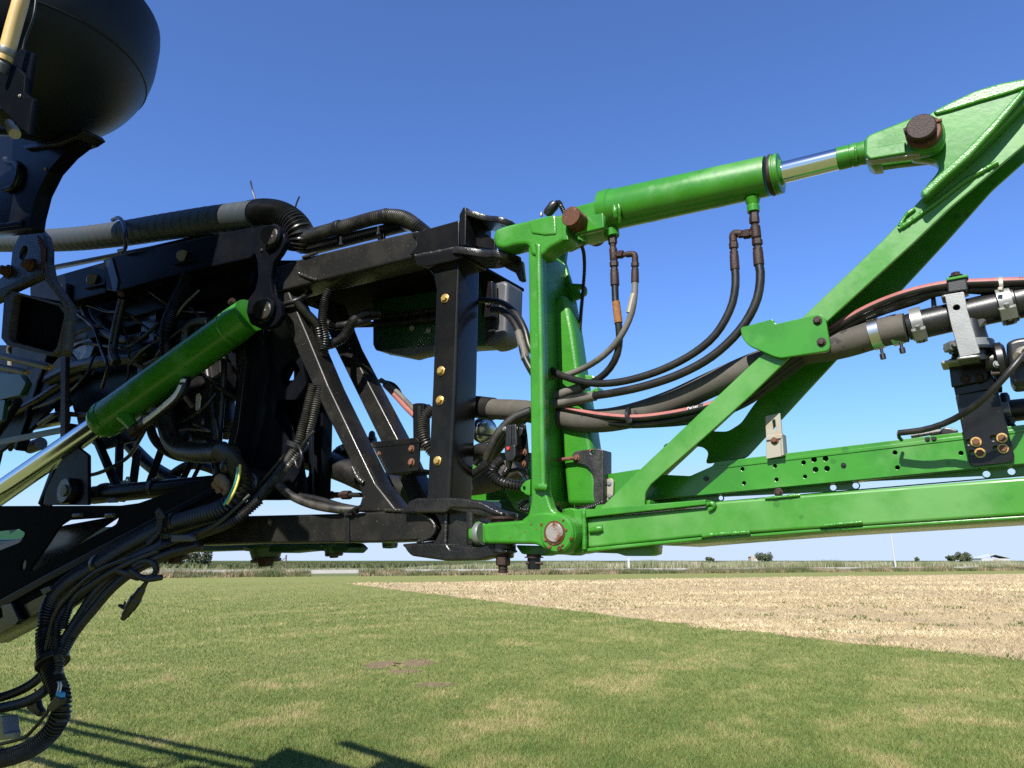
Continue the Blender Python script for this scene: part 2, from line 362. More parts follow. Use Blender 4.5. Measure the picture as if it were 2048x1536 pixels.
def blades(name, m, xy, z, h, wd, lean, rnd):
    """one mesh of single-triangle blades; xy (N,2) metres, h, wd (N,) metres"""
    n = len(xy); a = RNG.random(n) * 2 * np.pi; la = RNG.random(n) * 2 * np.pi; ll = lean * h * RNG.random(n)
    dx, dy = np.cos(a) * wd / 2, np.sin(a) * wd / 2
    V = np.empty((n, 3, 3), np.float32)
    V[:, 0] = np.stack([xy[:, 0] - dx, xy[:, 1] - dy, np.full(n, z)], 1); V[:, 1] = np.stack([xy[:, 0] + dx, xy[:, 1] + dy, np.full(n, z)], 1)
    V[:, 2] = np.stack([xy[:, 0] + np.cos(la) * ll, xy[:, 1] + np.sin(la) * ll, z + h], 1)
    me = bpy.data.meshes.new(name); me.vertices.add(3 * n); me.vertices.foreach_set('co', V.ravel())
    me.loops.add(3 * n); me.loops.foreach_set('vertex_index', np.arange(3 * n, dtype=np.int32))
    me.polygons.add(n); me.polygons.foreach_set('loop_start', np.arange(0, 3 * n, 3, dtype=np.int32)); me.polygons.foreach_set('loop_total', np.full(n, 3, np.int32))
    at = me.attributes.new('rnd', 'FLOAT', 'POINT'); at.data.foreach_set('value', np.repeat(np.clip(rnd, 0, 1), 3).astype(np.float32)); me.update()
    o = bpy.data.objects.new(name, me); COL.objects.link(o); me.materials.append(M(m)); return o
def sheet(name, pts, z, m, kind='structure'):
    me = mesh_from([(x, y, z) for x, y in pts], [list(range(len(pts)))]); o = bpy.data.objects.new(name, me); COL.objects.link(o)
    me.materials.append(M(m)); o['kind'] = kind; return o
def ground_mat(name, c0, c1, c2, s1=.35, s2=25, bump=.6, streak=None):
    m = bpy.data.materials.new(name); m.use_nodes = True; t = m.node_tree; b = t.nodes['Principled BSDF']; N = t.nodes.new; L = t.links.new
    g = N('ShaderNodeNewGeometry'); mp = N('ShaderNodeMapping'); L(g.outputs['Position'], mp.inputs[0])
    if streak: mp.inputs['Rotation'].default_value = (0, 0, streak[0]); mp.inputs['Scale'].default_value = (1, streak[1], 1)
    n1 = N('ShaderNodeTexNoise'); n1.inputs['Scale'].default_value = s1; n1.inputs['Detail'].default_value = 6; n1.inputs['Roughness'].default_value = .65; L(mp.outputs[0], n1.inputs['Vector'])
    n2 = N('ShaderNodeTexNoise'); n2.inputs['Scale'].default_value = s2; n2.inputs['Detail'].default_value = 5; n2.inputs['Roughness'].default_value = .7; L(g.outputs['Position'], n2.inputs['Vector'])
    r1 = N('ShaderNodeMapRange'); r1.inputs[1].default_value = .38; r1.inputs[2].default_value = .64; L(n1.outputs[0], r1.inputs[0])
    r2 = N('ShaderNodeMapRange'); r2.inputs[1].default_value = .35; r2.inputs[2].default_value = .7; L(n2.outputs[0], r2.inputs[0])
    x1 = N('ShaderNodeMix'); x1.data_type = 'RGBA'; x1.inputs[6].default_value = (*c0, 1); x1.inputs[7].default_value = (*c1, 1); L(r1.outputs[0], x1.inputs[0])
    x2 = N('ShaderNodeMix'); x2.data_type = 'RGBA'; x2.inputs[7].default_value = (*c2, 1); L(x1.outputs[2], x2.inputs[6]); L(r2.outputs[0], x2.inputs[0])
    L(x2.outputs[2], b.inputs['Base Color']); b.inputs['Roughness'].default_value = .95; b.inputs['Specular IOR Level'].default_value = .1
    bp = N('ShaderNodeBump'); bp.inputs['Strength'].default_value = bump; bp.inputs['Distance'].default_value = .02; L(n2.outputs[0], bp.inputs['Height']); L(bp.outputs[0], b.inputs['Normal'])
    MATS[name] = m
ground_mat('m_ground', (0.113, 0.135, 0.048), (0.148, 0.148, 0.065), (0.087, 0.104, 0.039), .02, 1.5, .3)
ground_mat('m_lawn', (.185, .200, .060), (.222, .214, .082), (.118, .132, .038), .5, 22, .8, (math.radians(30), .22))
ground_mat('m_stubble', (.355, .275, .152), (.245, .182, .108), (.405, .322, .188), .6, 16, .9, (math.radians(14), .3))
ground_mat('m_road', (0.313, 0.296, 0.261), (0.270, 0.252, 0.217), (0.296, 0.278, 0.244), .3, 6, .2)
ground_mat('m_crop', (0.065, 0.100, 0.024), (0.087, 0.113, 0.035), (0.048, 0.074, 0.019), .02, .8, .5)
veg_mat('v_lawn', (.098, .152, .034), (.208, .240, .070), (.44, .345, .178), trans=.3)
veg_mat('v_stub', (.245, .180, .100), (.42, .335, .190), (.63, .53, .345), trans=.1)
veg_mat('v_weed', (0.044, 0.087, 0.017), (0.078, 0.122, 0.026), (0.113, 0.148, 0.044))
veg_mat('v_crop', (0.065, 0.083, 0.030), (0.091, 0.104, 0.044), (0.122, 0.126, 0.061))
veg_mat('v_verge', (.085, .110, .040), (.19, .165, .085), (.36, .28, .18), trans=.25)
veg_mat('v_plume', (.120, .150, .060), (.245, .250, .140), (.44, .41, .29), trans=.3)
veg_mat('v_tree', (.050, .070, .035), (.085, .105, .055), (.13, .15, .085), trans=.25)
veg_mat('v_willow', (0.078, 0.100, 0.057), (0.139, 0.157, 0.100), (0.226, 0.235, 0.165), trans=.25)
mat('bark', (.09, .07, .05), .9); mat('pole_white', (.36, .37, .37), .6); mat('barn_tan', (.33, .27, .22), .8); mat('roof_pale', (.36, .39, .42), .6); mat('wall_white', (.38, .38, .37), .7)

sheet('ground', [(-4000, -300), (4000, -300), (4000, 9000), (-4000, 9000)], 0, 'm_ground')
def g2(px, py): q = G(px, py); return (q.x, q.y)
va, vb = Vector(g2(0, 1159)), Vector(g2(2048, 1141.5))           # near foot of the roadside verge
vd = (vb - va).normalized(); vn = Vector((-vd.y, vd.x))
L0, L1 = va - vd * 260, vb + vd * 260
sheet('lawn', [(-150, -40), (150, -40), tuple(L1 + vn * 1), tuple(L0 + vn * 1)], .004, 'm_lawn')
# the harvested field: its near edge runs away from us to the left corner, its far edge along a mown strip
c0 = Vector(g2(690, 1167)); e1 = Vector(g2(2048, 1322)); f1 = Vector(g2(2048, 1147.5)); em = Vector(g2(1390, 1252))
e2 = e1 + (e1 - em) * 1.2; f2 = f1 + (f1 - c0) * .9
FIELD = []
for a_, b_ in ((c0, em), (em, e1), (e1, e2)):                      # a ragged edge where mower and plough meet
    n_ = int((b_ - a_).length / .5)
    for k in range(n_): FIELD.append(tuple(a_.lerp(b_, k / n_) + Vector((random.gauss(0, .10), random.gauss(0, .22)))))
FIELD += [tuple(e2), tuple(f2), tuple(f1)]
sheet('stubble_field', FIELD, .008, 'm_stubble')
def inside(x, y, poly):
    r = np.zeros(len(x), bool); n = len(poly)
    for i in range(n):
        (x1, y1), (x2, y2) = poly[i - 1], poly[i]
        c = ((y1 > y) != (y2 > y)) & (x < (x2 - x1) * (y - y1) / (y2 - y1 + 1e-12) + x1); r ^= c
    return r
def fan(n, d0, d1, a0=-50, a1=50, k=1.0):
    """points on the ground about the photographer, thinning out with distance"""
    t = RNG.random(n); d = 1 / (1 / d0 + t * (1 / d1 - 1 / d0)) if k == 1 else d0 * (d1 / d0) ** t
    a = np.radians(a0 + RNG.random(n) * (a1 - a0)); return d * np.sin(a), d * np.cos(a), d
# lawn blades
x, y, d = fan(1000000, 4.6, 60); s = x + 0
ok = ~inside(x + (fbm(x, y, 1.3, 5) - .5) * 1.2, y + (fbm(x, y, 1.1, 9) - .5) * 1.2, FIELD) & (y < 64)
x, y, d = x[ok], y[ok], d[ok]
pp = x * .86 - y * .51; al = x * .51 + y * .86; st = fbm(pp, al * .07, .8, 21); pt = fbm(x, y, .8, 31); fn = fbm(x, y, .22, 41)
dry = np.clip((st - .5) * 1.7 + (pt - .54) * 1.8, -.22, .5)
rn = np.clip(.30 + .07 * np.sin(pp * 2 * np.pi / 2.1 + 1.5 * np.sin(al * .11)) + (fn - .5) * .95 + dry * .70 + RNG.normal(0, .19, len(x)), 0, 1)
bare = vnoise(x, y, 3.1, 77) * vnoise(x, y, .5, 78) > .74
for px, py, rx, ry in ((762, 1330, .28, .48), (830, 1327, .34, .46), (868, 1371, .32, .22), (806, 1344, .32, .24)):
    c = G(px, py); bare |= ((x - c.x) / rx) ** 2 + ((y - c.y) / ry) ** 2 + RNG.normal(0, .25, len(x)) < .9
keep = ~(bare & (RNG.random(len(x)) < .8)); x, y, d, rn, fn = x[keep], y[keep], d[keep], rn[keep], fn[keep]
gr = blades('lawn_grass', 'v_lawn', np.stack([x, y], 1), .004, (.022 + .028 * RNG.random(len(x))) * (.7 + .6 * fn) * np.clip(d / 14, 1, 1.6), .0058 * np.clip(d / 9, .85, 3.6), 1.3, rn)
gr['kind'] = 'stuff'; gr['label'] = 'short mown lawn grass with dry straw-coloured patches'; gr['category'] = 'grass'
# worn bare spots in the lawn
def patch(name, px, py, rx, ry):
    c = G(px, py); n = 26; V = [(c.x + math.cos(i * 6.283 / n) * rx * random.uniform(.6, 1.15), c.y + math.sin(i * 6.283 / n) * ry * random.uniform(.6, 1.15)) for i in range(n)]
    return sheet(name, V, .0065, 'm_soil')
ground_mat('m_soil', (.17, .115, .068), (.115, .078, .048), (.22, .16, .10), 3, 40, .8)
for px, py, rx, ry in ((762, 1330, .30, .52), (830, 1327, .36, .50), (868, 1371, .34, .24), (806, 1344, .34, .26)): patch('bare_ground', px, py, rx, ry)
# straw and stubble
x, y, d = fan(620000, 10, 110, -16, 52); ok = inside(x + (fbm(x, y, 1.6, 15) - .5) * 1.6, y + (fbm(x, y, 1.3, 19) - .5) * 1.6, FIELD); x, y, d = x[ok], y[ok], d[ok]
row = .5 + .5 * np.sin((x * .24 + y * .97) * 2 * np.pi / .76); fn = fbm(x, y, .5, 51); bd = fbm(x * .25, y * .97, 1.7, 56)
keep = RNG.random(len(x)) < .22 + .78 * np.clip((bd - .40) * 6, 0, 1); x, y, d, fn, bd, row = (q[keep] for q in (x, y, d, fn, bd, row))
sb = blades('straw_stubble', 'v_stub', np.stack([x, y], 1), .008, (.02 + .05 * RNG.random(len(x)) * fn * 2) * np.clip(d / 25, 1, 2), .013 * np.clip(d / 16, .9, 3.5), 2.6, np.clip(.42 + (fn - .5) * .9 + (bd - .5) * 1.3 + RNG.normal(0, .19, len(x)), 0, 1))
sb['kind'] = 'stuff'; sb['label'] = 'pale chopped straw and stubble lying on the harvested field'; sb['category'] = 'stubble'
x, y, d = fan(60000, 11, 60, -10, 45); ok = inside(x, y, FIELD) & (fbm(x, y, 1.9, 61) * fbm(x, y, .45, 65) > .39); x, y, d = x[ok], y[ok], d[ok]
wd_ = blades('field_weeds', 'v_weed', np.stack([x, y], 1), .008, .05 + .06 * RNG.random(len(x)), .02 * np.clip(d / 14, 1, 3), 1.4, RNG.random(len(x)))
wd_['kind'] = 'stuff'; wd_['label'] = 'small green weeds sprouting in the harvested field'; wd_['category'] = 'weeds'
# verge, road, far side
def strip(n, s0, s1, q0, q1, gap=None):
    s = s0 + RNG.random(n) * (s1 - s0); q = q0 + RNG.random(n) * (q1 - q0)
    xx = va.x + vd.x * s + vn.x * q; yy = va.y + vd.y * s + vn.y * q
    return xx, yy, s, q
VL = (vb - va).length
x, y, s, q = strip(210000, -60, VL + 60, 0, 10)
ang = np.arctan2(x, y); gap = (ang > math.atan((628 - 1024) / 1500)) & (ang < math.atan((725 - 1024) / 1500))
hh = (.08 + 1.15 * fbm(x, y, 2.2, 81) ** 1.7) * (.5 + .75 * RNG.random(len(x))); ok = ~gap & (q > fbm(x, y, 3, 85) * 2.5 - .9); x, y, hh = x[ok], y[ok], hh[ok]
vg = blades('roadside_grass', 'v_verge', np.stack([x, y], 1), .0, hh, .06 + .05 * RNG.random(len(x)), .8, np.clip((fbm(x, y, 2.4, 91) - .5) * 2.2 + .42 + RNG.normal(0, .22, len(x)), 0, 1))
vg['kind'] = 'stuff'; vg['label'] = 'tall unmown brownish roadside grass beyond the lawn'; vg['category'] = 'grass'
R0, R1 = va - vd * 400 + vn * 22, vb + vd * 400 + vn * 22
rv = []
for e in (R0, R1):                                                 # a low gravel embankment with sloped shoulders
    for q, z in ((-2.5, .0), (0, .36), (3, .40), (6, .36), (9, .0)): rv.append((e.x + vn.x * q, e.y + vn.y * q, z))
me = mesh_from(rv, [[i, i + 5, i + 6, i + 1] for i in range(4)]); rd = bpy.data.objects.new('road', me); COL.objects.link(rd); rd['kind'] = 'structure'; me.materials.append(M('m_road'))
x, y, s, q = strip(90000, -80, VL + 120, 42, 62)
ang = np.arctan2(x, y); tall = np.clip((np.degrees(ang) + 9) / 8, .0, 1)
hh = (.45 + 1.35 * fbm(x, y, 7, 101)) * (.25 + .85 * tall) * (.6 + .6 * RNG.random(len(x)))
pl = blades('plume_grass', 'v_plume', np.stack([x, y], 1), 0, hh, .16 + .1 * RNG.random(len(x)), .4, np.clip(fbm(x, y, 5, 111) + RNG.normal(0, .22, len(x)), 0, 1))
pl['kind'] = 'stuff'; pl['label'] = 'pale seeding grass on the far side of the road'; pl['category'] = 'grass'
# the crop field beyond: a low canopy with a ragged top
x, y, s, q = strip(150000, -500, VL + 700, 75, 420)
cr = blades('crop_rows', 'v_crop', np.stack([x, y], 1), 0, .75 + .35 * RNG.random(len(x)), .7 + .4 * RNG.random(len(x)), .5, RNG.random(len(x)))
cr['kind'] = 'stuff'; cr['label'] = 'low green crop field reaching to the horizon'; cr['category'] = 'crop'
C0, C1 = va - vd * 900 + vn * 85, vb + vd * 1500 + vn * 85
sheet('far_field', [tuple(C0), tuple(C1), tuple(C1 + vn * 5000), tuple(C0 + vn * 5000)], .05, 'm_crop')

def tree(name, label, base, h, rx, rz, m, n, trunk=.5, group=None, size=.25, zc=.62):
    t = root(name, label, 'tree', base, group)
    V = []; rn = []
    for k in range(16):                                            # leafy clumps spread through the crown
        a = RNG.random() * 6.28; q = RNG.random() ** .5; cx, cy = math.cos(a) * q * rx * .75, math.sin(a) * q * rx * .75
        cz = h * zc + (RNG.random() - .5) * 2 * rz * .72 * math.sqrt(max(.05, 1 - .7 * q * q)); rr = rx * (.22 + .22 * RNG.random())
        for _ in range(n // 16):
            d = RNG.normal(size=3); d /= np.linalg.norm(d); d *= rr * RNG.random() ** .45
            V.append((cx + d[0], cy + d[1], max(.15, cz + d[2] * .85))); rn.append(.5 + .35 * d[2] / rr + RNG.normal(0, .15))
    V = np.array(V); N_ = len(V); A = RNG.normal(size=(N_, 3)); A /= np.linalg.norm(A, axis=1)[:, None]; B = np.cross(A, RNG.normal(size=(N_, 3))); B /= np.linalg.norm(B, axis=1)[:, None]
    sz = size * (.6 + .8 * RNG.random(N_))[:, None]
    W = np.stack([V - A * sz, V - B * sz * .5, V + A * sz, V + B * sz * .5], 1).reshape(-1, 3)
    me = mesh_from(W.tolist(), [[4 * i, 4 * i + 1, 4 * i + 2, 4 * i + 3] for i in range(N_)])
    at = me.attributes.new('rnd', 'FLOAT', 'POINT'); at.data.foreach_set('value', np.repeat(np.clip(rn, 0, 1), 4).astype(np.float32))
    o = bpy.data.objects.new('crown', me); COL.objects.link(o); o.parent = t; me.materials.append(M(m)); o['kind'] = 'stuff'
    tr = sweep_mesh(np.array([(0, 0, -.1), (rx * .03, 0, h * .25), (-rx * .04, rx * .03, h * .55), (0, 0, h * .8)]), np.array([1, .8, .55, .2]) * trunk * .35, 8)
    o = bpy.data.objects.new('trunk', tr); COL.objects.link(o); o.parent = t; tr.materials.append(M('bark'))
    for k in range(6):
        a = k * 1.05 + RNG.random(); z0 = h * (.3 + .07 * k); e = np.array([math.cos(a) * rx * .7, math.sin(a) * rx * .7, z0 + h * .22])
        lm = sweep_mesh(np.array([(0, 0, z0), e * .5 + np.array([0, 0, z0 * .45]), e]), np.array([.5, .35, .12]) * trunk * .3, 6)
        o = bpy.data.objects.new('limb', lm); COL.objects.link(o); o.parent = t; lm.materials.append(M('bark'))
    return t
def at_dist(px, Y): return Vector(((px - 1024) / FPX * Y / 1.028, Y, 0))
tree('willow_tree', 'silvery green bushy willow beyond the gravel road', at_dist(330, 190), 8.0, 6.5, 3.8, 'v_willow', 5200, .8, size=.42, zc=.5)
tree('willow_tree', 'small silvery willow bush crowding against the bigger willow', at_dist(396, 186), 5.4, 3.6, 2.6, 'v_willow', 2600, .6, size=.36, zc=.5)
tree('field_tree', 'round dark tree standing against the tan barn on the horizon', at_dist(1531, 620), 7.0, 8.5, 3.3, 'v_tree', 1800, 1, size=.8, zc=.55)
tree('field_tree', 'wide dark tree on the horizon beside the pale roof', at_dist(1928, 600), 7.2, 7.5, 3.2, 'v_tree', 1700, 1, size=.8, zc=.55)
tree('field_tree', 'small dark tree leaning off the wide horizon tree', at_dist(1901, 590), 5.4, 4.2, 2.2, 'v_tree', 900, .8, size=.7, zc=.6)
tree('field_tree', 'tiny lone tree on the horizon over the plume grass', at_dist(1420, 700), 5.0, 4.0, 2.4, 'v_tree', 500, .8, size=.8, zc=.5)
tree('field_tree', 'narrow little evergreen on the horizon near the tall pole', at_dist(1834, 640), 5.2, 2.0, 2.6, 'v_tree', 400, .7, size=.6, zc=.5)
def wbox(x0, x1, y0, y1, z0, z1):
    v = [(x0, y0, z0), (x1, y0, z0), (x1, y1, z0), (x0, y1, z0), (x0, y0, z1), (x1, y0, z1), (x1, y1, z1), (x0, y1, z1)]
    return mesh_from(v, [[3, 2, 1, 0], [4, 5, 6, 7], [0, 1, 5, 4], [1, 2, 6, 5], [2, 3, 7, 6], [3, 0, 4, 7]])
def gable(x0, x1, y0, y1, z0, z1, o=.4):
    xm = (x0 + x1) / 2; t = .25; v = []
    for yy in (y0 - o, y1 + o): v += [(x0 - o, yy, z0), (xm, yy, z1), (x1 + o, yy, z0), (x1 + o, yy, z0 + t), (xm, yy, z1 + t), (x0 - o, yy, z0 + t)]
    f = [[0, 1, 4, 5], [1, 2, 3, 4], [6, 11, 10, 7], [7, 10, 9, 8]] + [[i, i + 6, (i + 1) % 6 + 6, (i + 1) % 6] for i in range(6)]
    return mesh_from(v, f)
b = at_dist(1512, 640); r_ = root('barn', 'small tan barn half hidden by a round horizon tree', 'barn', b)
link('wall', wbox(b.x - 4, b.x + 4, b.y, b.y + 8, 0, 4.6), r_, 'barn_tan', 0); link('roof', gable(b.x - 4, b.x + 4, b.y, b.y + 8, 4.6, 6.2), r_, 'barn_tan', 0)
link('door', wbox(b.x - 1.4, b.x + 1.4, b.y - .06, b.y - .003, 0, 3), r_, 'wall_white', 0)
b = at_dist(1992, 640); r_ = root('farm_shed', 'long pale roofed farm shed on the horizon beside trees', 'shed', b)
link('wall', wbox(b.x - 12, b.x + 12, b.y, b.y + 14, 0, 3.2), r_, 'wall_white', 0); link('roof', gable(b.x - 12, b.x + 12, b.y, b.y + 14, 3.2, 6.4), r_, 'roof_pale', 0)
link('door', wbox(b.x - 2, b.x + 2, b.y - .06, b.y - .003, 0, 2.8), r_, 'barn_tan', 0); link('silo_pipe', wbox(b.x - 2.4, b.x - 1.7, b.y + 2, b.y + 2.7, 4, 7.6), r_, 'barn_tan', 0)
b = at_dist(1790, 165); r_ = root('utility_pole', 'thin pale utility pole rising out of the roadside grass', 'pole', b)
link('shaft', sweep_mesh(np.array([(b.x, b.y, -.2), (b.x - .15, b.y, 5), (b.x - .35, b.y, 11)]), np.array([.21, .19, .16]), 10), r_, 'pole_white'); link('cross_arm', wbox(b.x - 1.4, b.x + .8, b.y - .08, b.y + .08, 10.2, 10.4), r_, 'bark', 0)
b = at_dist(1257, 118); r_ = root('marker_post', 'short white marker post in the roadside grass', 'post', b)
link('stake', wbox(b.x - .16, b.x + .16, b.y - .08, b.y + .08, 0, 2.05), r_, 'pole_white', 0); link('cap', wbox(b.x - .19, b.x + .19, b.y - .11, b.y + .11, 2.052, 2.14), r_, 'pole_white', 0)
b = at_dist(572, 140); r_ = root('fence_brace', 'braced wooden fence post standing beside the gravel road', 'fence', b)
link('post', wbox(b.x - .12, b.x + .12, b.y - .1, b.y + .1, 0, 2.6), r_, 'bark', 0); link('brace', box_mesh(Vector((b.x - .13, b.y, 2.1)), Vector((b.x - 2.2, b.y, .4)), .13, .13, Vector((0, 1, 0)), .02), r_, 'bark', 0)
link('rail', wbox(b.x + .123, b.x + .9, b.y - .05, b.y + .05, .9, 1.05), r_, 'bark', 0)
# ================================================================ green boom arm
A = root('green_sprayer_boom', 'bright green steel boom arm with perforated channel and diagonal strut', 'boom arm', P(1500, 1100, 0))
lt = plate('lower_tube', A, 'green_film', [(1168, 1037), (1412, 1014), (1432, 1003), (2075, 952), (2075, 1029), (1609, 1059), (1403, 1073), (1168, 1097)], 0, .085, .006, .006)
weld(lt, 'green_weld', [(1405, 1072, .002), (1440, 1068, .003), (1500, 1064, .002)], 4.5)
weld(lt, 'green_weld', [(1640, 1052, .002), (1690, 1047, .003), (1725, 1044, .002)], 3.5)
weld(lt, 'green_weld', [(1412, 1010, .004), (1424, 1006, .006), (1428, 1014, .004), (1418, 1020, .003)], 5)
weld(lt, 'green_weld', [(1180, 1062, .001), (1192, 1059, .003), (1206, 1056, .001)], 7)
weld(lt, 'green_weld', [(1530, 997, .002), (1570, 993, .003), (1600, 990, .001)], 3)
plate('top_lip', A, 'green', [(1160, 1020), (1410, 999), (1412, 1009), (1162, 1036)], .014, .06, .002, .002)
ep = plate('end_plate', A, 'green_cast', [(1146, 1020), (1170, 1016), (1172, 1104), (1148, 1108), (1150, 1060)], .012, .07, .004, .003)
weld(ep, 'green_weld', [(1168, 1022, .014), (1169, 1060, .014), (1169, 1098, .014)], 4.5)
plate('bottom_lip', A, 'green', [(1168, 1097), (1403, 1074), (1403, 1080), (1168, 1104)], .008, .05, .002, .002)
plate('pivot_lug', A, 'green_cast', [(1085, 1040), (1105, 1022), (1140, 1015), (1172, 1022), (1172, 1100), (1150, 1112), (1115, 1108), (1090, 1090)], -.045, .04, .01, .004)
plate('wear_pad', A, 'green', [(1172, 1099), (1310, 1090), (1308, 1108), (1296, 1112), (1250, 1112), (1235, 1107), (1176, 1105)], -.05, .05, .003, .002)
plate('bottom_pan', A, 'green', [(1300, 1085), (1403, 1076), (1609, 1060), (2075, 1030), (2075, 1035), (1609, 1065), (1403, 1081), (1300, 1090)], -.003, .33, .002, .001)
# perforated channel behind the tube
HO = [(1485, 938, 4), (1550, 932, 4), (1553, 959, 4), (1607, 925, 4.5), (1628, 919, 5.5), (1651, 917, 5.5), (1631, 939, 5.5), (1654, 937, 5.5), (1610, 953, 4), (1790, 905, 4.5), (1795, 935, 4.5), (1922, 906, 4.5), (1488, 966, 4)]
web = plate('channel_web', A, 'green', [(1205, 950), (1280, 938), (1300, 948), (1380, 952), (1425, 932), (1430, 924), (2075, 846), (2075, 924), (1400, 990), (1205, 1006)], -.085, .006, .004, .0005, HO)
plate('channel_return', A, 'green', [(1205, 1000), (2075, 919), (2075, 925), (1400, 991), (1205, 1007)], -.0875, .055, .002, .002)
plate('channel_rear', A, 'green', [(1440, 932), (2075, 858), (2075, 925), (1400, 990), (1420, 950)], -.150, .006, .004, .002)
lip = plate('channel_lip', A, 'green', [(1290, 1002), (2075, 927), (2075, 950), (1440, 1004), (1290, 1016)], -.125, .006, .002, .002, [(1666, 975, 6), (1711, 971, 6), (1973, 948, 6.5), (2023, 943, 6.5), (1441, 996, 4.5)])
plate('channel_top', A, 'green', [(1430, 924), (2075, 846), (2075, 851), (1430, 929)], -.0915, .06, .001, .001)
plate('channel_edge', A, 'green', [(1432, 932), (2075, 853), (2075, 861), (1432, 938)], -.083, .004, .001, .001)
for px, py in ((1412, 957), (1687, 930), (1868, 878), (1855, 879)): bolt(web, 'plastic', px, py, -.083, 5)
bolt(lip, 'rust_dark', 1557, 985, -.083, 9)
# diagonal strut: front plate, rear plate, top plate (an open channel)
FS = [(1195, 1022), (1258, 960), (1500, 731), (1605, 635), (1766, 480), (1842, 398), (1900, 330), (2075, 176), (2075, 268), (1903, 413), (1829, 484), (1654, 643), (1500, 792), (1425, 860), (1302, 968), (1291, 985), (1289, 1008), (1291, 1017)]
sf = plate('strut_front', A, 'green_film', FS, .006, .008, .006, .002)
plate('strut_rear', A, 'green', [(1985, 380), (1894, 482), (1615, 782), (1492, 916), (1410, 928), (1417, 905), (1406, 894), (1386, 892), (1335, 935), (1325, 890), (1400, 862), (1455, 863), (1482, 846), (1503, 815), (1545, 760), (1655, 650), (1800, 500), (1900, 395), (2000, 300), (2075, 240), (2075, 300)], -.135, .008, .01, .002)
plate('strut_top', A, 'green', [(1258, 960), (1500, 731), (1605, 635), (1766, 480), (1842, 398), (1900, 330), (2075, 176), (2075, 184), (1902, 338), (1844, 406), (1768, 488), (1607, 643), (1502, 739), (1262, 966)], -.004, .137, .002, .001)
plate('strut_foot', A, 'green', [(1192, 1010), (1300, 1000), (1300, 1018), (1185, 1028)], -.004, .08, .003, .002)
weld(sf, 'green_weld', [(1200, 1020, .008), (1250, 1016, .01), (1292, 1013, .008)], 2.5)
bk = plate('hose_guard', A, 'green', [(1480, 655), (1546, 637), (1550, 648), (1640, 627), (1651, 635), (1661, 694), (1655, 702), (1562, 716), (1548, 713), (1497, 691), (1484, 676)], .022, .012, .006, .002)
for px, py in ((1635, 641), (1643, 684)): bolt(bk, 'rust_dark', px, py, .023, 9)
# lug at the upper pin
lug = plate('pin_lug', A, 'green', [(1845, 240), (1866, 222), (1905, 202), (1950, 181), (2000, 166), (2075, 152), (2075, 182), (1960, 300), (1890, 362), (1852, 397), (1839, 390), (1846, 378), (1872, 348), (1879, 335), (1870, 322), (1850, 318), (1820, 315), (1815, 270)], .034, .028, .006, .003)
rim = plate('lug_rim', A, 'green_wet', [(1866, 222), (1905, 202), (1950, 181), (2000, 166), (2075, 152), (2075, 166), (2010, 188), (1960, 202), (1900, 221), (1872, 228)], .040, .04, .003, .004)
plate('lug_rib', A, 'green_wet', [(1841, 382), (1880, 345), (1930, 300), (1980, 248), (2030, 192), (2045, 176), (2052, 180), (2045, 192), (1990, 258), (1938, 314), (1890, 356), (1852, 392), (1845, 390)], .050, .018, .004, .004)
weld(lug, 'green_weld', [(1852, 396, .012), (1900, 350, .012), (1960, 290, .012), (2040, 210, .012)], 5)
weld(sf, 'green_weld', [(1798, 458, .008), (1830, 436, .009), (1880, 400, .009), (1930, 362, .009), (1995, 325, .008)], 5)
weld(sf, 'green_weld', [(1800, 452, .008), (1812, 430, .009), (1830, 418, .008)], 4)
# plate with button bolts at the root of the channel
wp = plate('keeper_plate', A, 'steel_plate', [(1208, 960), (1222, 956), (1227, 962), (1226, 990), (1214, 1003), (1209, 1000)], -.078, .006, .003, .001)
for px, py in ((1217, 967), (1218, 992)): pin('rivet', wp, 'steel', px, py, -.074, 5, .006, .4, 14)
# pale angle bracket standing on the channel
an = plate('angle_bracket', A, 'steel_plate', [(1530, 832), (1560, 826), (1564, 868), (1566, 912), (1532, 918), (1532, 872)], -.070, .006, .002, .001, [[(1544, 840), (1550, 838), (1552, 858), (1547, 862)]])
bar('bracket_return', A, 'steel_plate', (1566, 870, -.085), (1569, 912, -.085), .035, .006)
bolt(an, 'rust', 1549, 880, -.068, 8)
plate('bracket_step', an, 'steel_plate', [(1532, 872), (1564, 868), (1564, 876), (1532, 881)], -.066, .006, .002, .001)

# ================================================================ plumbing bracket, manifold and clamps at the outer end
B_ = root('support_bracket', 'black bent steel bracket bolted to the green channel carrying the manifold', 'bracket', P(1960, 930, -.07))
bp_ = plate('base_plate', B_, 'black', [(1910, 790), (1995, 776), (2030, 915), (2024, 924), (1945, 933), (1938, 926)], -.072, .008, .006, .002, [(1938, 884, 5), (1944, 906, 5), (1987, 876, 5), (1992, 897, 5)])
plate('middle_plate', B_, 'black', [(1900, 740), (1975, 725), (1996, 776), (1911, 792)], -.082, .008, .003, .002)
plate('upper_plate', B_, 'black', [(1896, 718), (1970, 700), (1982, 728), (1975, 760), (1903, 775)], -.072, .008, .004, .002)
bar('side_plate', B_, 'black', (1978, 712, -.1), (2000, 780, -.1), .06, .008)
hplate('shelf_plate', B_, 'steel_plate', (1935, 718, -.045), [(-.045, -.012), (.035, -.012), (.04, .05), (-.045, .05)], .006)
for px, py in ((1952, 884), (1960, 906), (2004, 876), (2006, 897)): bolt(bp_, 'rust', px, py, -.070, 10, 'zinc')
for px, py in ((1931, 758), (1959, 755)): bolt(bp_, 'rust_dark', px, py, -.070, 9)
for dx in (-.02, .016): bolt(B_, 'rust', 0, 0, 0, 0, 'rust_dark', VZ, world=P(1937, 716, -.05) + UX * dx, r=.012)
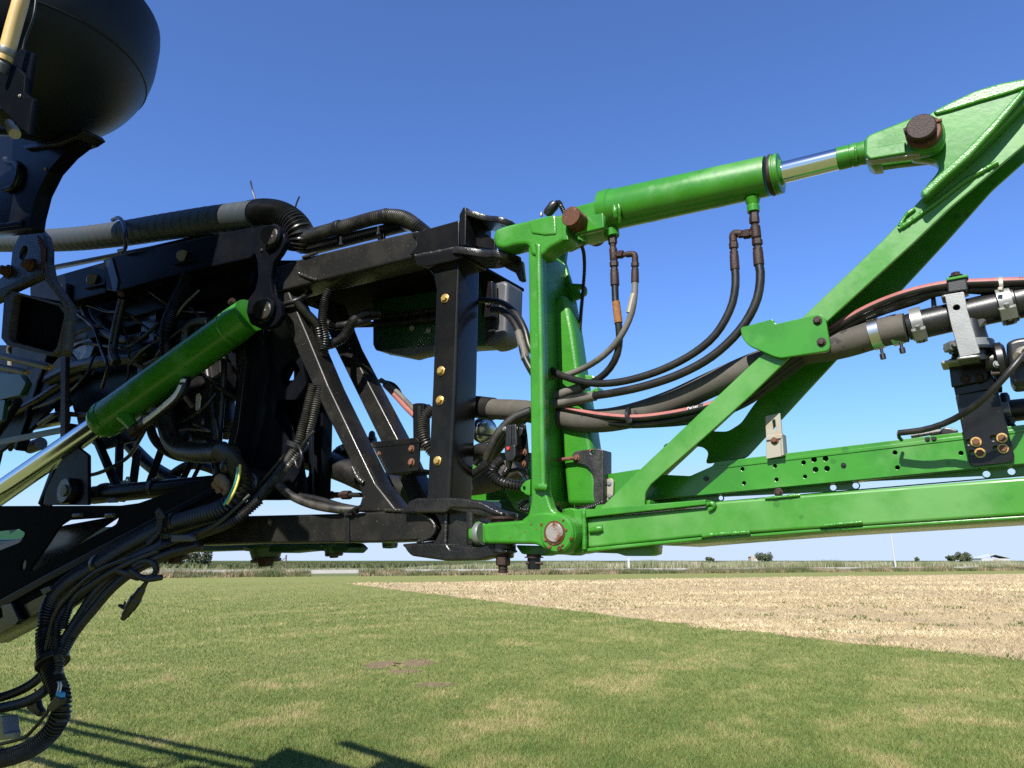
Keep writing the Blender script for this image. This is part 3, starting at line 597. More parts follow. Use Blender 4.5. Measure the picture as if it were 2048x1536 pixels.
st = root('hose_bridge', 'bare aluminium strap standing before the black manifold with hose clamp on top', 'strap', P(1940, 715, -.03))
plate('strap', st, 'steel', [(1889, 590), (1928, 583), (1935, 620), (1961, 706), (1920, 715), (1902, 650)], .012, .006, .003, .001, [(1913, 615, 6)])
hplate('strap_foot', st, 'steel', (1940, 711, .012), [(-.022, 0), (.016, 0), (.016, .05), (-.022, .05)], .005)
hplate('strap_head', st, 'steel', (1908, 586, .012), [(-.022, 0), (.016, 0), (.016, .045), (-.022, .045)], .005)
plate('clamp_block', st, 'plastic', [(1893, 560), (1933, 553), (1937, 580), (1895, 586)], .012, .045, .004, .003)
plate('clamp_cover', st, 'green', [(1892, 556), (1935, 548), (1937, 553), (1893, 561)], .016, .05, .002, .001)
bolt(st, 'rust_dark', 0, 0, 0, 0, None, VZ, world=P(1912, 553, -.005), r=.012)
mf = root('pipe_manifold', 'black moulded plastic pipe tee with finned lugs and worm-drive clamps', 'manifold', P(1930, 700, -.05))
lathe('barrel', mf, 'plastic', (1815, 655, -.03), (2070, 597, -.03), [(0, 26), (.05, 28), (.06, 33), (.11, 33), (.12, 29), (.35, 29), (.5, 30), (.72, 31), (.73, 37), (.85, 37), (.86, 33), (1, 34)])
lathe('branch', mf, 'plastic', (1935, 625, -.03), (1950, 725, -.03), [(0, 24), (.4, 27), (.6, 30), (.62, 38), (.8, 38), (.82, 27), (1, 27)])
for px, py, h in ((1866, 628, 34), (1965, 600, 26)):
    plate('fin', mf, 'plastic', [(px - 5, py - h - 4), (px + 4, py - h - 6), (px + 8, py - 10), (px + 16, py + 4), (px - 12, py + 10), (px - 3, py - 6)], -.022, .016, .004, .003)
plate('flange_web', mf, 'plastic', [(1938, 620), (1975, 640), (1950, 670)], -.01, .03, .004, .003)
def clamp(par, m, a, b, rp, wide, screw):
    """worm-drive hose clamp: band, housing and screw around the hose axis a-b"""
    c = root('hose_clamp', *par); A_, B2 = P(*a), P(*b); ax = (B2 - A_).normalized(); r = rp * mpp(A_)
    link('band', lathe_mesh(A_ - ax * wide / 2, A_ + ax, [(0, r), (0, r * 1.05), (wide, r * 1.05), (wide, r)], 30), c, m, 30)
    p = P(*screw); out = (p - A_); out = (out - ax * out.dot(ax)).normalized(); tn = ax.cross(out)
    q = A_ + out * r * 1.1
    link('screw_housing', box_mesh(q - tn * .011, q + tn * .011, wide * 1.25, .013, ax, .003), c, m)
    link('screw', lathe_mesh(q - tn * .019 + out * .002, q + tn, [(0, .0045), (.006, .0045), (.006, .0035), (.034, .0035)], 12), c, m, 30)
    for k in range(9):
        z = out.lerp(-tn, 0); ang = .25 + k * .11; d = (out * math.cos(ang) + VZ.cross(ax) * 0 + tn * math.sin(ang))
        link('slot', box_mesh(A_ + d * r * 1.052 - ax * wide * .28, A_ + d * r * 1.052 + ax * wide * .28, .0012, .0022, d, .0004), c, 'plastic', 0)
    return c
CA = lambda px: (px, 655 + (597 - 655) * (px - 1815) / 255, -.03)
clamp(('steel worm-drive clamp where the dusty hose meets the manifold', 'clamp', P(1838, 670, 0)), 'steel', CA(1836), CA(1860), 34, .020, (1842, 688, .03))
clamp(('steel worm-drive clamp on the outer end of the manifold beyond the strap', 'clamp', P(2010, 650, 0)), 'steel', CA(2010), CA(2030), 38, .022, (2018, 650, .05))
clamp(('steel clamp with exposed screw around the manifold downpipe', 'clamp', P(1940, 700, 0)), 'steel', (1942, 693, -.03), (1944, 705, -.03), 38, .014, (1886, 700, .0))
vm = root('valve_actuator', 'boxy black valve actuator with round neck beside the black bracket', 'actuator', P(2040, 765, -.05))
plate('housing', vm, 'plastic', [(2012, 684), (2030, 676), (2090, 668), (2090, 766), (2030, 772), (2022, 760)], .0, .07, .008, .008)
lathe('neck_flange', vm, 'plastic', (1990, 724, -.04), (2014, 720, -.04), [(0, 30), (.2, 38), (.7, 38), (1, 30)])
lathe('neck', vm, 'plastic', (1972, 722, -.04), (1994, 722, -.04), [(0, 20), (.7, 20), (1, 28)])
for py in (697, 748): lathe('stud', vm, 'rust_dark', (1982, py, -.02), (2000, py - 2, -.02), [(0, 4), (1, 4)], 10)
bolt(vm, 'steel', 1995, 728, -.012, 8)
lathe('cable_gland', vm, 'steel_plate', (2052, 705, .015), (2036, 714, .035), [(0, 14), (.4, 15), (.5, 11), (1, 10)])
cp = [(2052, 702, .03), (2030, 730, .045), (1990, 775, .04), (1950, 812, .02), (1900, 842, -.01), (1850, 859, -.02), (1797, 866, -.03)]
cb = root('control_cable', 'slim black cable looping from the actuator to the channel', 'cable', P(1797, 866, -.03))
tube('sheath', cb, 'rubber', cp, 6.5); tube('wire_end', cb, 'plastic', [(1797, 866, -.03), (1796, 872, -.035), (1803, 880, -.06)], 3.5)
cn = root('cable_connector', 'black inline cable connector lying along the channel top', 'connector', P(1860, 875, -.08))
lathe('plug', cn, 'plastic', (1822, 872, -.10), (1884, 862, -.10), [(0, 6), (.25, 6), (.26, 5), (.6, 5), (.61, 7), (1, 7)], 10)
plate('shell', cn, 'plastic', [(1880, 860), (1888, 854), (1900, 855), (1916, 860), (1916, 867), (1882, 870)], -.09, .02, .004, .003)
lp_ = root('lower_feed_hose', 'black hose end with steel clamp below the actuator', 'hose', P(2030, 840, -.15))
lathe('hose_body', lp_, 'rubber', (2018, 822, -.17), (2110, 812, -.17), [(0, 22), (1, 22)]); lathe('clamp_band', lp_, 'steel', (2004, 824, -.17), (2020, 822, -.17), [(0, 24), (0.1, 25), (.9, 25), (1, 24)])
lathe('elbow_cap', lp_, 'plastic', (2008, 786, -.16), (2010, 806, -.16), [(0, 6), (.3, 9), (1, 10)], 14)
tube('ribbed_tail', lp_, 'conduit', [(2012, 830, -.15), (2022, 845, -.14), (2018, 862, -.14)], 9, rib=.3, pitch=.006)

# ================================================================ green hinge casting between black frame and boom arm
H = root('hinge_casting', 'glossy green cast hinge post joining the black frame to the boom arm', 'hinge', P(1080, 1090, 0))
post = plate('post_flange', H, 'green_cast', [(1056, 486), (1068, 478), (1083, 486), (1082, 520), (1085, 700), (1088, 880), (1092, 985), (1104, 1020), (1125, 1030), (1120, 1062), (1060, 1062), (1040, 1042), (1056, 1030), (1062, 1000), (1060, 800), (1057, 600)], .052, .03, .008, .006)
plate('post_rib', H, 'green_wet', [(1069, 482), (1081, 488), (1080, 520), (1084, 700), (1087, 880), (1089, 975), (1080, 975), (1076, 880), (1074, 700), (1070, 520)], .062, .02, .004, .006)
tube('rib_collar', post, 'green_cast', [(1074, 975, .055), (1082, 973, .066), (1092, 975, .055)], 8)
plate('side_web', H, 'green_cast', [(1058, 490), (1072, 490), (1076, 700), (1082, 1000), (1062, 1010), (1062, 800)], .03, .165, .004, .004)
rw = plate('rear_wall', H, 'green_cast', [(1064, 500), (1132, 492), (1128, 522), (1143, 572), (1155, 640), (1166, 740), (1186, 860), (1203, 950), (1209, 1020), (1130, 1030), (1075, 1030)], -.13, .02, .006, .005)
plate('wall_swell', H, 'green_cast', [(1104, 610), (1112, 592), (1124, 588), (1134, 600), (1146, 660), (1160, 760), (1178, 860), (1192, 960), (1195, 1010), (1134, 1010), (1120, 860), (1110, 740)], -.070, .065, .012, .012)
tube('corner_fillet', H, 'green_cast', [(1086, 505, -.13), (1092, 700, -.13), (1100, 1000, -.13)], 14)
ear = plate('cable_ear', H, 'green_cast', [(1128, 560), (1142, 566), (1165, 567), (1172, 575), (1172, 588), (1160, 596), (1148, 600), (1146, 620), (1135, 600)], -.13, .012, .006, .004, [(1162, 580, 5)])
plate('hose_hook', H, 'green_wet', [(1160, 748), (1185, 750), (1192, 756), (1186, 762), (1160, 760)], -.105, .04, .004, .004)
plate('hose_hook', H, 'green_wet', [(1160, 782), (1180, 782), (1194, 772), (1196, 784), (1180, 792), (1160, 792)], -.10, .04, .004, .004)
# top arm reaching over to the black fork
ta = plate('top_arm', H, 'green_cast', [(984, 474), (990, 458), (1012, 450), (1055, 440), (1098, 431), (1122, 428), (1134, 430), (1135, 476), (1118, 486), (1096, 497), (1084, 512), (1060, 512), (1056, 488), (1030, 490), (1006, 497), (990, 494)], .058, .065, .014, .01)
plate('arm_step', ta, 'green_wet', [(1056, 441), (1098, 431), (1110, 430), (1112, 468), (1090, 470), (1062, 466)], .062, .02, .006, .004)
plate('arm_edge', ta, 'green_cast', [(1122, 432), (1134, 431), (1136, 480), (1124, 480)], .066, .014, .003, .003)
plate('ear_front', H, 'green_cast', [(1096, 500), (1120, 492), (1200, 476), (1205, 462), (1195, 440), (1150, 440), (1110, 470)], -.035, .03, .01, .005)
plate('ear_rear', H, 'green_cast', [(1090, 470), (1100, 436), (1150, 420), (1190, 440), (1196, 468), (1130, 500)], -.085, .03, .01, .005)
# foot with the arm's pivot
ft = plate('foot', H, 'green_cast', [(965, 1052), (972, 1046), (1050, 1040), (1062, 1026), (1092, 1022), (1126, 1028), (1146, 1046), (1152, 1070), (1144, 1094), (1124, 1108), (1104, 1110), (1088, 1098), (1070, 1088), (972, 1087), (966, 1080)], .055, .06, .012, .008)
pin('boss', ft, 'green_cast', 1112, 1067, .062, 38, .03, .10, 36)
pin('rust_ring', ft, 'rust_pin', 1108, 1066, .0645, 24.5, .01, .05, 30)
pin('pivot_pin', ft, 'worn_pin', 1107, 1065, .069, 20, .06, .12, 30)
for px, py, r in ((1083, 1050, 5), (1141, 1078, 4), (1118, 1097, 6), (1062, 1049, 2)): pin('rust_chip', ft, 'rust_pin', px, py, .0655 if px > 1090 else .0560, r, .004, .3, 7)
for k, q in enumerate(((1124, 1090, 3), (1098, 1094, 5), (1090, 1080, 3.5), (1131, 1060, 3), (1072, 1058, 2), (1050, 1064, 1.8), (1020, 1076, 1.6), (1125, 1040, 2.4))): pin('rust_chip', ft, 'rust', q[0], q[1], .0652 if q[0] > 1085 else .0560, q[2], .004, .3, 6 + k % 3)
lathe('bushing_collar', H, 'green_cast', (948, 1068, .0), (968, 1067, .0), [(0, 18), (.2, 25), (.8, 25), (1, 22)])
lathe('bushing_ring', H, 'steel', (956, 1068, .01), (966, 1067, .01), [(0, 22), (.5, 23.5), (1, 22)])
plate('knuckle', H, 'green_cast', [(946, 1050), (962, 1044), (985, 1052), (982, 1085), (966, 1088), (948, 1080)], .01, .07, .01, .006)
plate('lower_arm', H, 'green_cast', [(1030, 1090), (1100, 1092), (1100, 1108), (1085, 1112), (1042, 1108)], -.03, .05, .006, .004)
# stubs below the foot
hb = root('hinge_nut', 'rusty brown hinge nut and threaded stud hanging under the black fork', 'nut', P(1006, 1145, 0))
lathe('nut', hb, 'rust_dark', (1006, 1107, .01), (1006, 1132, .01), [(0, 13), (.2, 14), (.25, 12), (.3, 15), (.9, 15), (1, 11)], 6)
lathe('stud', hb, 'rust_dark', (1006, 1130, .01), (1006, 1146, .01), [(0, 10), (.15, 10), (.16, 9), (.3, 9), (.31, 10), (.5, 10), (.51, 9), (.7, 9), (.71, 10), (.95, 10), (1, 8)], 16)
hp_ = root('retaining_pin', 'short black pin end with rusty washer below the green foot', 'pin', P(1068, 1138, 0))
lathe('collar', hp_, 'rust_dark', (1068, 1108, .0), (1068, 1116, .0), [(0, 15), (.6, 15), (.7, 19), (1, 19)], 20); lathe('stub', hp_, 'black', (1068, 1116, .0), (1068, 1139, .0), [(0, 13.5), (.95, 13.5), (1, 11)], 20)
lathe('cross_pin', hp_, 'rust_dark', (1052, 1126, .015), (1085, 1127, .005), [(0, 3), (1, 3)], 8)
# sensor bracket and rod in front of the rear wall
sb_ = root('stop_bracket', 'worn black bracket with rusty threaded rod beside the green hinge wall', 'bracket', P(1190, 1010, -.06))
plate('arm_plate', sb_, 'lug_black', [(1143, 910), (1150, 902), (1180, 898), (1200, 897), (1205, 905), (1204, 1012), (1192, 1016), (1186, 990), (1187, 960), (1182, 942), (1170, 930), (1150, 926), (1144, 920)], -.060, .012, .006, .002, [(1184, 904, 4)])
plate('arm_flange', sb_, 'lug_black', [(1199, 898), (1206, 900), (1206, 1013), (1199, 1013)], -.055, .05, .002, .002)
lathe('rod', sb_, 'rust', (1080, 924, -.055), (1150, 916, -.055), [(0, 4), (1, 4)], 10); bolt(sb_, 'rust', 1153, 916, -.058, 7)

# ================================================================ upper hydraulic cylinder
Y_ = root('boom_cylinder', 'thick bright green hydraulic cylinder with chrome rod over the boom arm', 'cylinder', P(1140, 470, 0))
a0, a1 = (1205, 424, 0), (1546, 350, 0)
lathe('barrel', Y_, 'green', a0, a1, [(0, 36), (.01, 42), (.07, 43), (.08, 40.5), (.96, 40.5), (.97, 40)], 48)
weld(Y_, 'green_weld', [(1233, 384, .01), (1236, 400, .038), (1239, 420, .047), (1240, 445, .03)], 3.6)
tube('end_weld', Y_, 'green_weld', [(1228, 398, .034), (1230, 420, .046), (1232, 434, .04)], 6, step=.004, jit=.15)
lathe('snap_ring', Y_, 'rust_dark', (1541, 351, 0), (1549, 349.5, 0), [(0, 40), (.3, 41.3), (.6, 41.3), (1, 40)], 48)
lathe('gland', Y_, 'green', (1548, 350, 0), (1562, 346.5, 0), [(0, 41), (.25, 41), (.3, 39), (.6, 39), (.65, 41), (.95, 40), (1, 36)], 48)
lathe('wiper_ring', Y_, 'green', (1559, 347, 0), (1567, 345, 0), [(0, 30), (.3, 28), (1, 24)], 40)
lathe('rod', Y_, 'chrome', (1560, 347, 0), (1682, 316.5, 0), [(0, 21.5), (1, 21.5)], 40)
lathe('rod_collar', Y_, 'green', (1676, 318, 0), (1732, 305, 0), [(0, 22), (.02, 23), (.45, 23), (.46, 21.5), (.52, 21.5), (.53, 23.5), (.72, 23.5), (.74, 22.5), (1, 24)], 40)
weld(Y_, 'green_weld', [(1706, 286, .0), (1711, 300, .03), (1713, 322, .02)], 2)
# base tongue and clevis
tg = plate('base_tongue', Y_, 'green', [(1150, 412), (1180, 404), (1206, 396), (1212, 420), (1208, 455), (1190, 458), (1150, 470)], .044, .085, .006, .006)
plate('tongue_facet', Y_, 'green', [(1152, 438), (1206, 424), (1208, 455), (1152, 468)], .047, .02, .004, .003)
cv = [(1728, 278), (1738, 268), (1780, 251), (1828, 232), (1848, 227), (1868, 229), (1884, 240), (1891, 258), (1888, 282), (1876, 298), (1852, 305), (1790, 312), (1738, 320), (1728, 310)]
plate('clevis_fork', Y_, 'green', cv, .068, .026, .012, .006)
plate('clevis_fork', Y_, 'green', [(x + 4, y + 16) for x, y in cv], -.030, .026, .012, .006)
plate('clevis_block', Y_, 'green', [(1728, 282), (1750, 272), (1760, 318), (1740, 321), (1728, 314)], .044, .072, .004, .004)
plate('clevis_facet', Y_, 'green', [(1731, 296), (1812, 282), (1812, 306), (1740, 318), (1731, 310)], .0715, .01, .004, .003)
plate('weld_edge', Y_, 'steel_plate', [(1732, 318), (1800, 309), (1840, 306), (1840, 309), (1742, 322)], .066, .02, .001, .001)
plate('fork_boss', Y_, 'green', [(1812, 260), (1822, 240), (1848, 230), (1872, 234), (1888, 256), (1884, 284), (1862, 300), (1832, 300), (1816, 284)], .074, .012, .01, .004)
pr = root('clevis_pin', 'dark rusty clevis pin with cotter holding the cylinder rod end', 'pin', P(1840, 280, 0))
pin('pin_body', pr, 'rust_dark', 1842, 252, .112, 27, .11, .08, 36); pin('washer', pr, 'rust_pin', 1847, 262, .094, 33, .010, .1, 30)
lathe('cotter', pr, 'rust', (1810, 262, .094), (1884, 240, .094), [(0, 4), (1, 4)], 10); lathe('cotter_head', pr, 'rust_dark', (1808, 264, .094), (1816, 261, .094), [(0, 7), (1, 8)], 12)
p2 = root('base_pin', 'brown rusted base pin head through the green hinge arm', 'pin', P(1141, 455, 0))
pin('pin_body', p2, 'rust_pin', 1141, 432, .092, 20.5, .15, .05, 36)
# ports, fittings, hoses
def fitting(par, a, b, prof, seg=6): return lathe('fitting', par, 'rust_dark', a, b, prof, seg)
lathe('port', Y_, 'green', (1222, 462, 0), (1225, 474, 0), [(0, 16), (1, 14)], 20); lathe('port', Y_, 'green', (1505, 398, 0), (1507, 424, 0), [(0, 16), (.4, 12), (.5, 11), (.6, 12.5), (1, 12)], 20)
def coupling(label, x, y0, y1, hose, rp, mats='rubber', lean=0):
    h = root('hydraulic_hose', label, 'hose', P(x, y1, 0), 'hydraulic hoses of the boom cylinder')
    n = lathe('swivel_nut', h, 'rust_dark', (x, y0, 0), (x + lean * .35, y0 + (y1 - y0) * .4, 0), [(0, rp * .8), (.1, rp * 1.0), (.55, rp * 1.0), (.6, rp * .75), (.78, rp * .7), (.8, rp * .9), (1, rp * .9)], 6)
    lathe('ferrule', h, 'rust_dark', (x + lean * .35, y0 + (y1 - y0) * .4, 0), (x + lean, y1, 0), [(0, rp * .8), (.1, rp * .95), (.95, rp * 1.0), (1, rp * .85)], 18)
    tube('hose_body', h, mats, [(x + lean, y1 - 4, 0)] + hose, rp * .80, seg=14); return h
tee = root('tee_fitting', 'rusty tee and elbow fitting below the cylinder base end', 'fitting', P(1240, 540, 0))
fitting(tee, (1225, 472, 0), (1226, 496, 0), [(0, 8), (.2, 9), (.65, 9), (.7, 7), (1, 6)]); lathe('tee_body', tee, 'rust_dark', (1226, 494, 0), (1228, 522, 0), [(0, 6), (.15, 8), (.9, 8), (1, 7)], 14)
fitting(tee, (1228, 509, 0), (1258, 509, 0), [(0, 6), (.25, 6), (.3, 8.5), (.6, 8.5), (.65, 5), (1, 5)]); tube('elbow', tee, 'rust_dark', [(1254, 509, 0), (1266, 508, 0), (1270, 512, 0), (1270, 526, 0)], 6.5, step=.004)
t2 = root('tee_fitting', 'rusty tee and elbow fitting below the cylinder rod end', 'fitting', P(1500, 500, 0))
fitting(t2, (1508, 424, 0), (1509, 452, 0), [(0, 9), (.3, 9), (.4, 10), (.8, 10), (.85, 7), (1, 6)]); lathe('tee_body', t2, 'rust_dark', (1510, 450, 0), (1513, 478, 0), [(0, 7), (.15, 10), (.9, 10), (1, 8)], 14)
fitting(t2, (1512, 466, 0), (1478, 470, 0), [(0, 8), (.3, 8), (.35, 10), (.7, 10), (.75, 7), (1, 7)]); tube('elbow', t2, 'rust_dark', [(1484, 468, 0), (1470, 467, 0), (1466, 472, 0), (1467, 484, 0)], 8, step=.004)
h1 = coupling('black hydraulic hose with orange rust sleeve from the cylinder base tee', 1228, 522, 572, [(1231, 600, 0), (1236, 640, 0), (1239, 680, -.005), (1231, 718, -.015), (1205, 752, -.03), (1160, 775, -.045), (1090, 800, -.06)], 9, lean=2)
lathe('rust_sleeve', h1, 'rust_orange', (1232, 604, 0), (1237, 646, 0), [(0, 8.0), (1, 8.4)], 16)
h2 = coupling('dusty grey hydraulic hose from the elbow at the cylinder base', 1270, 524, 566, [(1269, 590, .004), (1262, 630, .006), (1240, 675, .004), (1205, 713, 0), (1160, 740, -.02), (1115, 753, -.04), (1070, 745, -.06)], 8, 'rubber_grey')
lathe('worn_sleeve', h2, 'steel_plate', (1268, 588, .004), (1259, 626, .006), [(0, 7.1), (1, 7.1)], 16)
h3 = coupling('thin black hydraulic hose sagging from the elbow at the rod end', 1467, 484, 541, [(1471, 570, 0), (1462, 615, 0), (1432, 668, 0), (1385, 708, 0), (1320, 741, 0), (1250, 762, 0), (1190, 767, -.005), (1140, 757, -.02), (1095, 735, -.045), (1062, 700, -.06), (1050, 660, -.07), (1030, 625, -.09), (1000, 604, -.12), (960, 600, -.14)], 9.2, lean=3)
h4 = coupling('thicker black hydraulic hose sagging from the tee at the rod end', 1514, 478, 532, [(1521, 556, 0), (1512, 605, 0), (1480, 660, 0), (1425, 712, 0), (1360, 748, 0), (1290, 772, .0), (1220, 787, -.01), (1150, 797, -.03), (1095, 812, -.05), (1040, 838, -.07), (1000, 880, -.08), (975, 930, -.1)], 10.5, lean=4)
for hh_, k in ((h1, [(1165, 773, -.044), (1098, 798, -.058)]), (h4, [(1190, 792, -.02), (1098, 811, -.049)])): tube('hose_sleeve', hh_, 'rubber_grey', k, 9.6)
bx = root('box_hose', 'black grey-dusted hose arching from the control box to the hinge post', 'hose', P(1050, 760, -.08))
tube('hose_body', bx, 'rubber', [(985, 620, -.14), (1005, 622, -.13), (1025, 640, -.11), (1040, 670, -.09), (1050, 715, -.07), (1075, 760, -.06)], 8)
tube('grey_sleeve', bx, 'rubber_grey', [(1038, 664, -.0925), (1045, 692, -.08), (1051, 718, -.07)], 8.8)
# feed hose and bundle through the strut
big = [(930, 812, -.16), (985, 818, -.14), (1050, 822, -.10), (1120, 836, -.075), (1190, 842, -.065), (1260, 832, -.06), (1340, 806, -.06), (1420, 770, -.06), (1500, 735, -.06), (1580, 708, -.06), (1680, 690, -.05), (1760, 666, -.035), (1812, 655, -.03)]
fh = root('feed_hose', 'fat dusty grey rubber feed hose running through the strut to the manifold', 'hose', P(1200, 860, -.06))
tube('hose_body', fh, 'rubber_dusty', big, 25, seg=24); tube('dark_cuff', fh, 'rubber', [(922, 811, -.165), (955, 814, -.152), (986, 818, -.14)], 22.3, seg=24)
for px, py, q in ((1752, 668, (1747, 718)), (1790, 660, (1786, 706))):
    pp = (px, py, -.036); lathe('hose_band', fh, 'chrome_worn', (px - 10, py + 3, -.037), (px + 12, py - 3, -.035), [(0, 29.2), (.05, 31.6), (.95, 31.6), (1, 29.2)], 28)
    lathe('band_bolt', fh, 'plastic', (q[0] + 15, q[1] - 22, 0), (q[0] + 20, q[1], 0), [(0, 3), (.5, 3), (.55, 5.5), (1, 5.5)], 10)
r1 = [(1075, 800, -.05), (1150, 822, -.045), (1230, 834, -.03), (1300, 834, -.028), (1400, 816, -.025), (1490, 784, -.028), (1570, 728, -.03), (1650, 668, -.03), (1730, 620, -.02), (1810, 588, -.005), (1890, 570, .0), (1960, 566, .0), (2075, 562, .0)]
rh = root('striped_hose', 'thin black hose with a pink printed stripe threaded through the strut', 'hose', P(1300, 850, 0))
tube('hose_body', rh, 'rubber', r1, 8, seg=14); RR = 8 * mpp(P(*r1[6])); stripe_on(rh, 'red_stripe', r1, RR, .5, .48)
print_on(rh, 'print_black', r1, 1.13, '35 MPa (5000 PSI)', .0085, RR, .5)
stripe_on(rh, 'print_black', r1, RR, .40, .5, .0006, 'printed_band', .43, .475); print_on(rh, 'print_white', r1, .433, 'Parker', .010, RR + .0004, .42)
for k, (s, e) in enumerate(((.66, .69), (.71, .74))): stripe_on(rh, 'print_white', r1, RR, .45, .3, .0006, 'printed_mark', s, e)
for k, (dy, do, rp, lb) in enumerate(((13, -.012, 7.5, 'black hose hugging the underside of the pink-striped hose'), (2, -.045, 6, 'slim black hose tucked behind the pink-striped hose'), (24, -.02, 6.5, 'lowest slim black hose of the bundle through the strut'))):
    q = [(x, y + dy * (1 if x < 1700 or k == 0 else .75), o + do) for x, y, o in r1]
    if k == 2: q = [(x, y - (8 if x < 1400 else 0), o) for x, y, o in q][:9] + [(1840, 600, -.03), (1895, 580, -.02), (2075, 590, -.02)]
    thing('bundle_hose', lb, 'hose', tube_mesh(q, rp, seg=12), 'rubber', 'hose bundle through the strut', 50)
tie = root('cable_tie', 'black cable tie strapping the pink-striped hose bundle', 'tie', P(1262, 840, 0))
lathe('loop', tie, 'plastic', (1258, 836, -.032), (1264, 835, -.032), [(0, 20), (0, 21), (1, 21), (1, 20)], 20); plate('buckle', tie, 'plastic', [(1254, 838), (1263, 836), (1264, 844), (1255, 846)], .01, .006, .001, .001)
tie = root('cable_tie', 'pale cable tie holding hoses above the manifold end', 'tie', P(2000, 575, 0))
lathe('loop', tie, 'steel_plate', (1998, 572, -.005), (2006, 571, -.005), [(0, 17), (0, 18), (1, 18), (1, 17)], 20); plate('buckle', tie, 'steel_plate', [(1996, 574), (2006, 573), (2005, 580), (1995, 580)], .022, .006, .001, .001)
# wiring at the hinge top and side
wc = thing('hinge_conduit', 'thin ribbed black conduit hanging beside the green hinge ear', 'conduit', tube_mesh([(1150, 480, -.09), (1165, 496, -.1), (1169, 530, -.1), (1166, 580, -.12), (1161, 640, -.12), (1159, 700, -.12), (1162, 760, -.12)], 4.2, rib=.3, pitch=.005, seg=10), 'conduit')
sk = root('sensor_plug', 'black sensor plug with bent conduit atop the green hinge arm', 'sensor', P(1100, 432, .0))
lathe('plug_body', sk, 'plastic', (1092, 430, .02), (1112, 406, .02), [(0, 7), (.2, 10), (.8, 11), (1, 8)], 14); tube('conduit_bend', sk, 'conduit', [(1108, 410, .02), (1116, 404, .02), (1122, 412, .02), (1130, 428, .01)], 5.5, rib=.3, pitch=.005)
lathe('grease_nipple', sk, 'steel', (1083, 432, .02), (1083, 424, .02), [(0, 3), (.5, 3), (1, 1.5)], 8)
# ================================================================ black boom frame
K = root('black_sprayer_boom', 'black steel inner frame with bolted post and twin diagonals carrying the green hinge', 'frame', P(800, 1100, 0))
po = plate('post', K, 'black', [(850, 530), (918, 516), (911, 760), (899, 1004), (852, 1004), (864, 770), (871, 580), (866, 552)], 0, .105, .004, .009)
for px, py in ((890, 597), (882, 742), (880, 801), (875, 922)): bolt(po, 'zinc', px, py, .001, 9.5)
tt = plate('top_tube', K, 'black_dusty', [(548, 535), (600, 518), (640, 507), (780, 473), (836, 460), (836, 513), (780, 527), (638, 562), (600, 572), (548, 585)], .006, .10, .006, .007)
sl_ = plate('tube_sleeve', K, 'black', [(821, 467), (918, 440), (918, 492), (832, 509), (817, 510), (833, 491), (831, 476)], .016, .115, .006, .003)
weld(sl_, 'black_weld', [(832, 512, .012), (870, 505, .013), (915, 496, .012)], 4)
plate('shoe_plate', K, 'black', [(830, 512), (918, 497), (925, 514), (900, 522), (850, 533), (832, 530)], .022, .12, .006, .003)
weld(tt, 'black_weld', [(606, 515, .008), (622, 510, .009), (634, 506, .008)], 3.5); weld(tt, 'black_weld', [(600, 548, .008), (620, 556, .01), (634, 560, .008)], 3.5)
plate('top_pan', K, 'black_matte', [(545, 578), (600, 566), (638, 556), (780, 521), (836, 507), (905, 496), (905, 503), (836, 514), (780, 528), (638, 563), (600, 573), (545, 586)], -.10, .42, .002, .002)
for q in ((640, 560), (760, 530), (880, 504)): bar('pan_rib', K, 'black', (*q, -.12), (q[0], q[1] + 10, -.12), .02, .012)
# top fork: end plate, upper and lower horizontal plates with knuckles
plate('end_plate', K, 'black', [(918, 430), (926, 414), (932, 414), (931, 490), (920, 492)], .022, .13, .003, .003)
FK = [(-.01, 0), (.04, -.004), (.075, .012), (.10, .006), (.135, -.008), (.165, 0), (.178, .03), (.165, .06), (.12, .075), (.06, .12), (-.01, .125)]
hplate('fork_upper', K, 'black_cast', (928, 417, .02), FK, .018, .012, .004, 2, to=(1045, 444))
hplate('fork_lower', K, 'black_cast', (912, 492, .03), [(-.03, 0), (.05, -.006), (.09, .01), (.12, 0), (.155, -.012), (.185, .0), (.195, .03), (.18, .06), (.14, .08), (.06, .13), (-.03, .13)], .022, .012, .004, 2, to=(1050, 506))
plate('fork_web', K, 'black', [(929, 440), (990, 480), (990, 500), (929, 488)], -.03, .012, .003, .002)
plate('fork_gusset', K, 'black_cast', [(990, 520), (1042, 520), (1046, 560), (1038, 562), (1030, 545), (1010, 535)], -.02, .02, .004, .003)
lathe('hinge_collar', K, 'black_cast', (1020, 494, -.01), (1020, 474, -.01), [(0, 26), (.3, 24), (1, 22)], 24); lathe('hinge_collar', K, 'steel_plate', (1014, 450, -.005), (1014, 444, -.005), [(0, 12), (1, 12)], 20)
lathe('hinge_pin_end', K, 'rust_dark', (1021, 518, -.01), (1021, 526, -.01), [(0, 22), (.5, 22), (.6, 15), (1, 14)], 20)
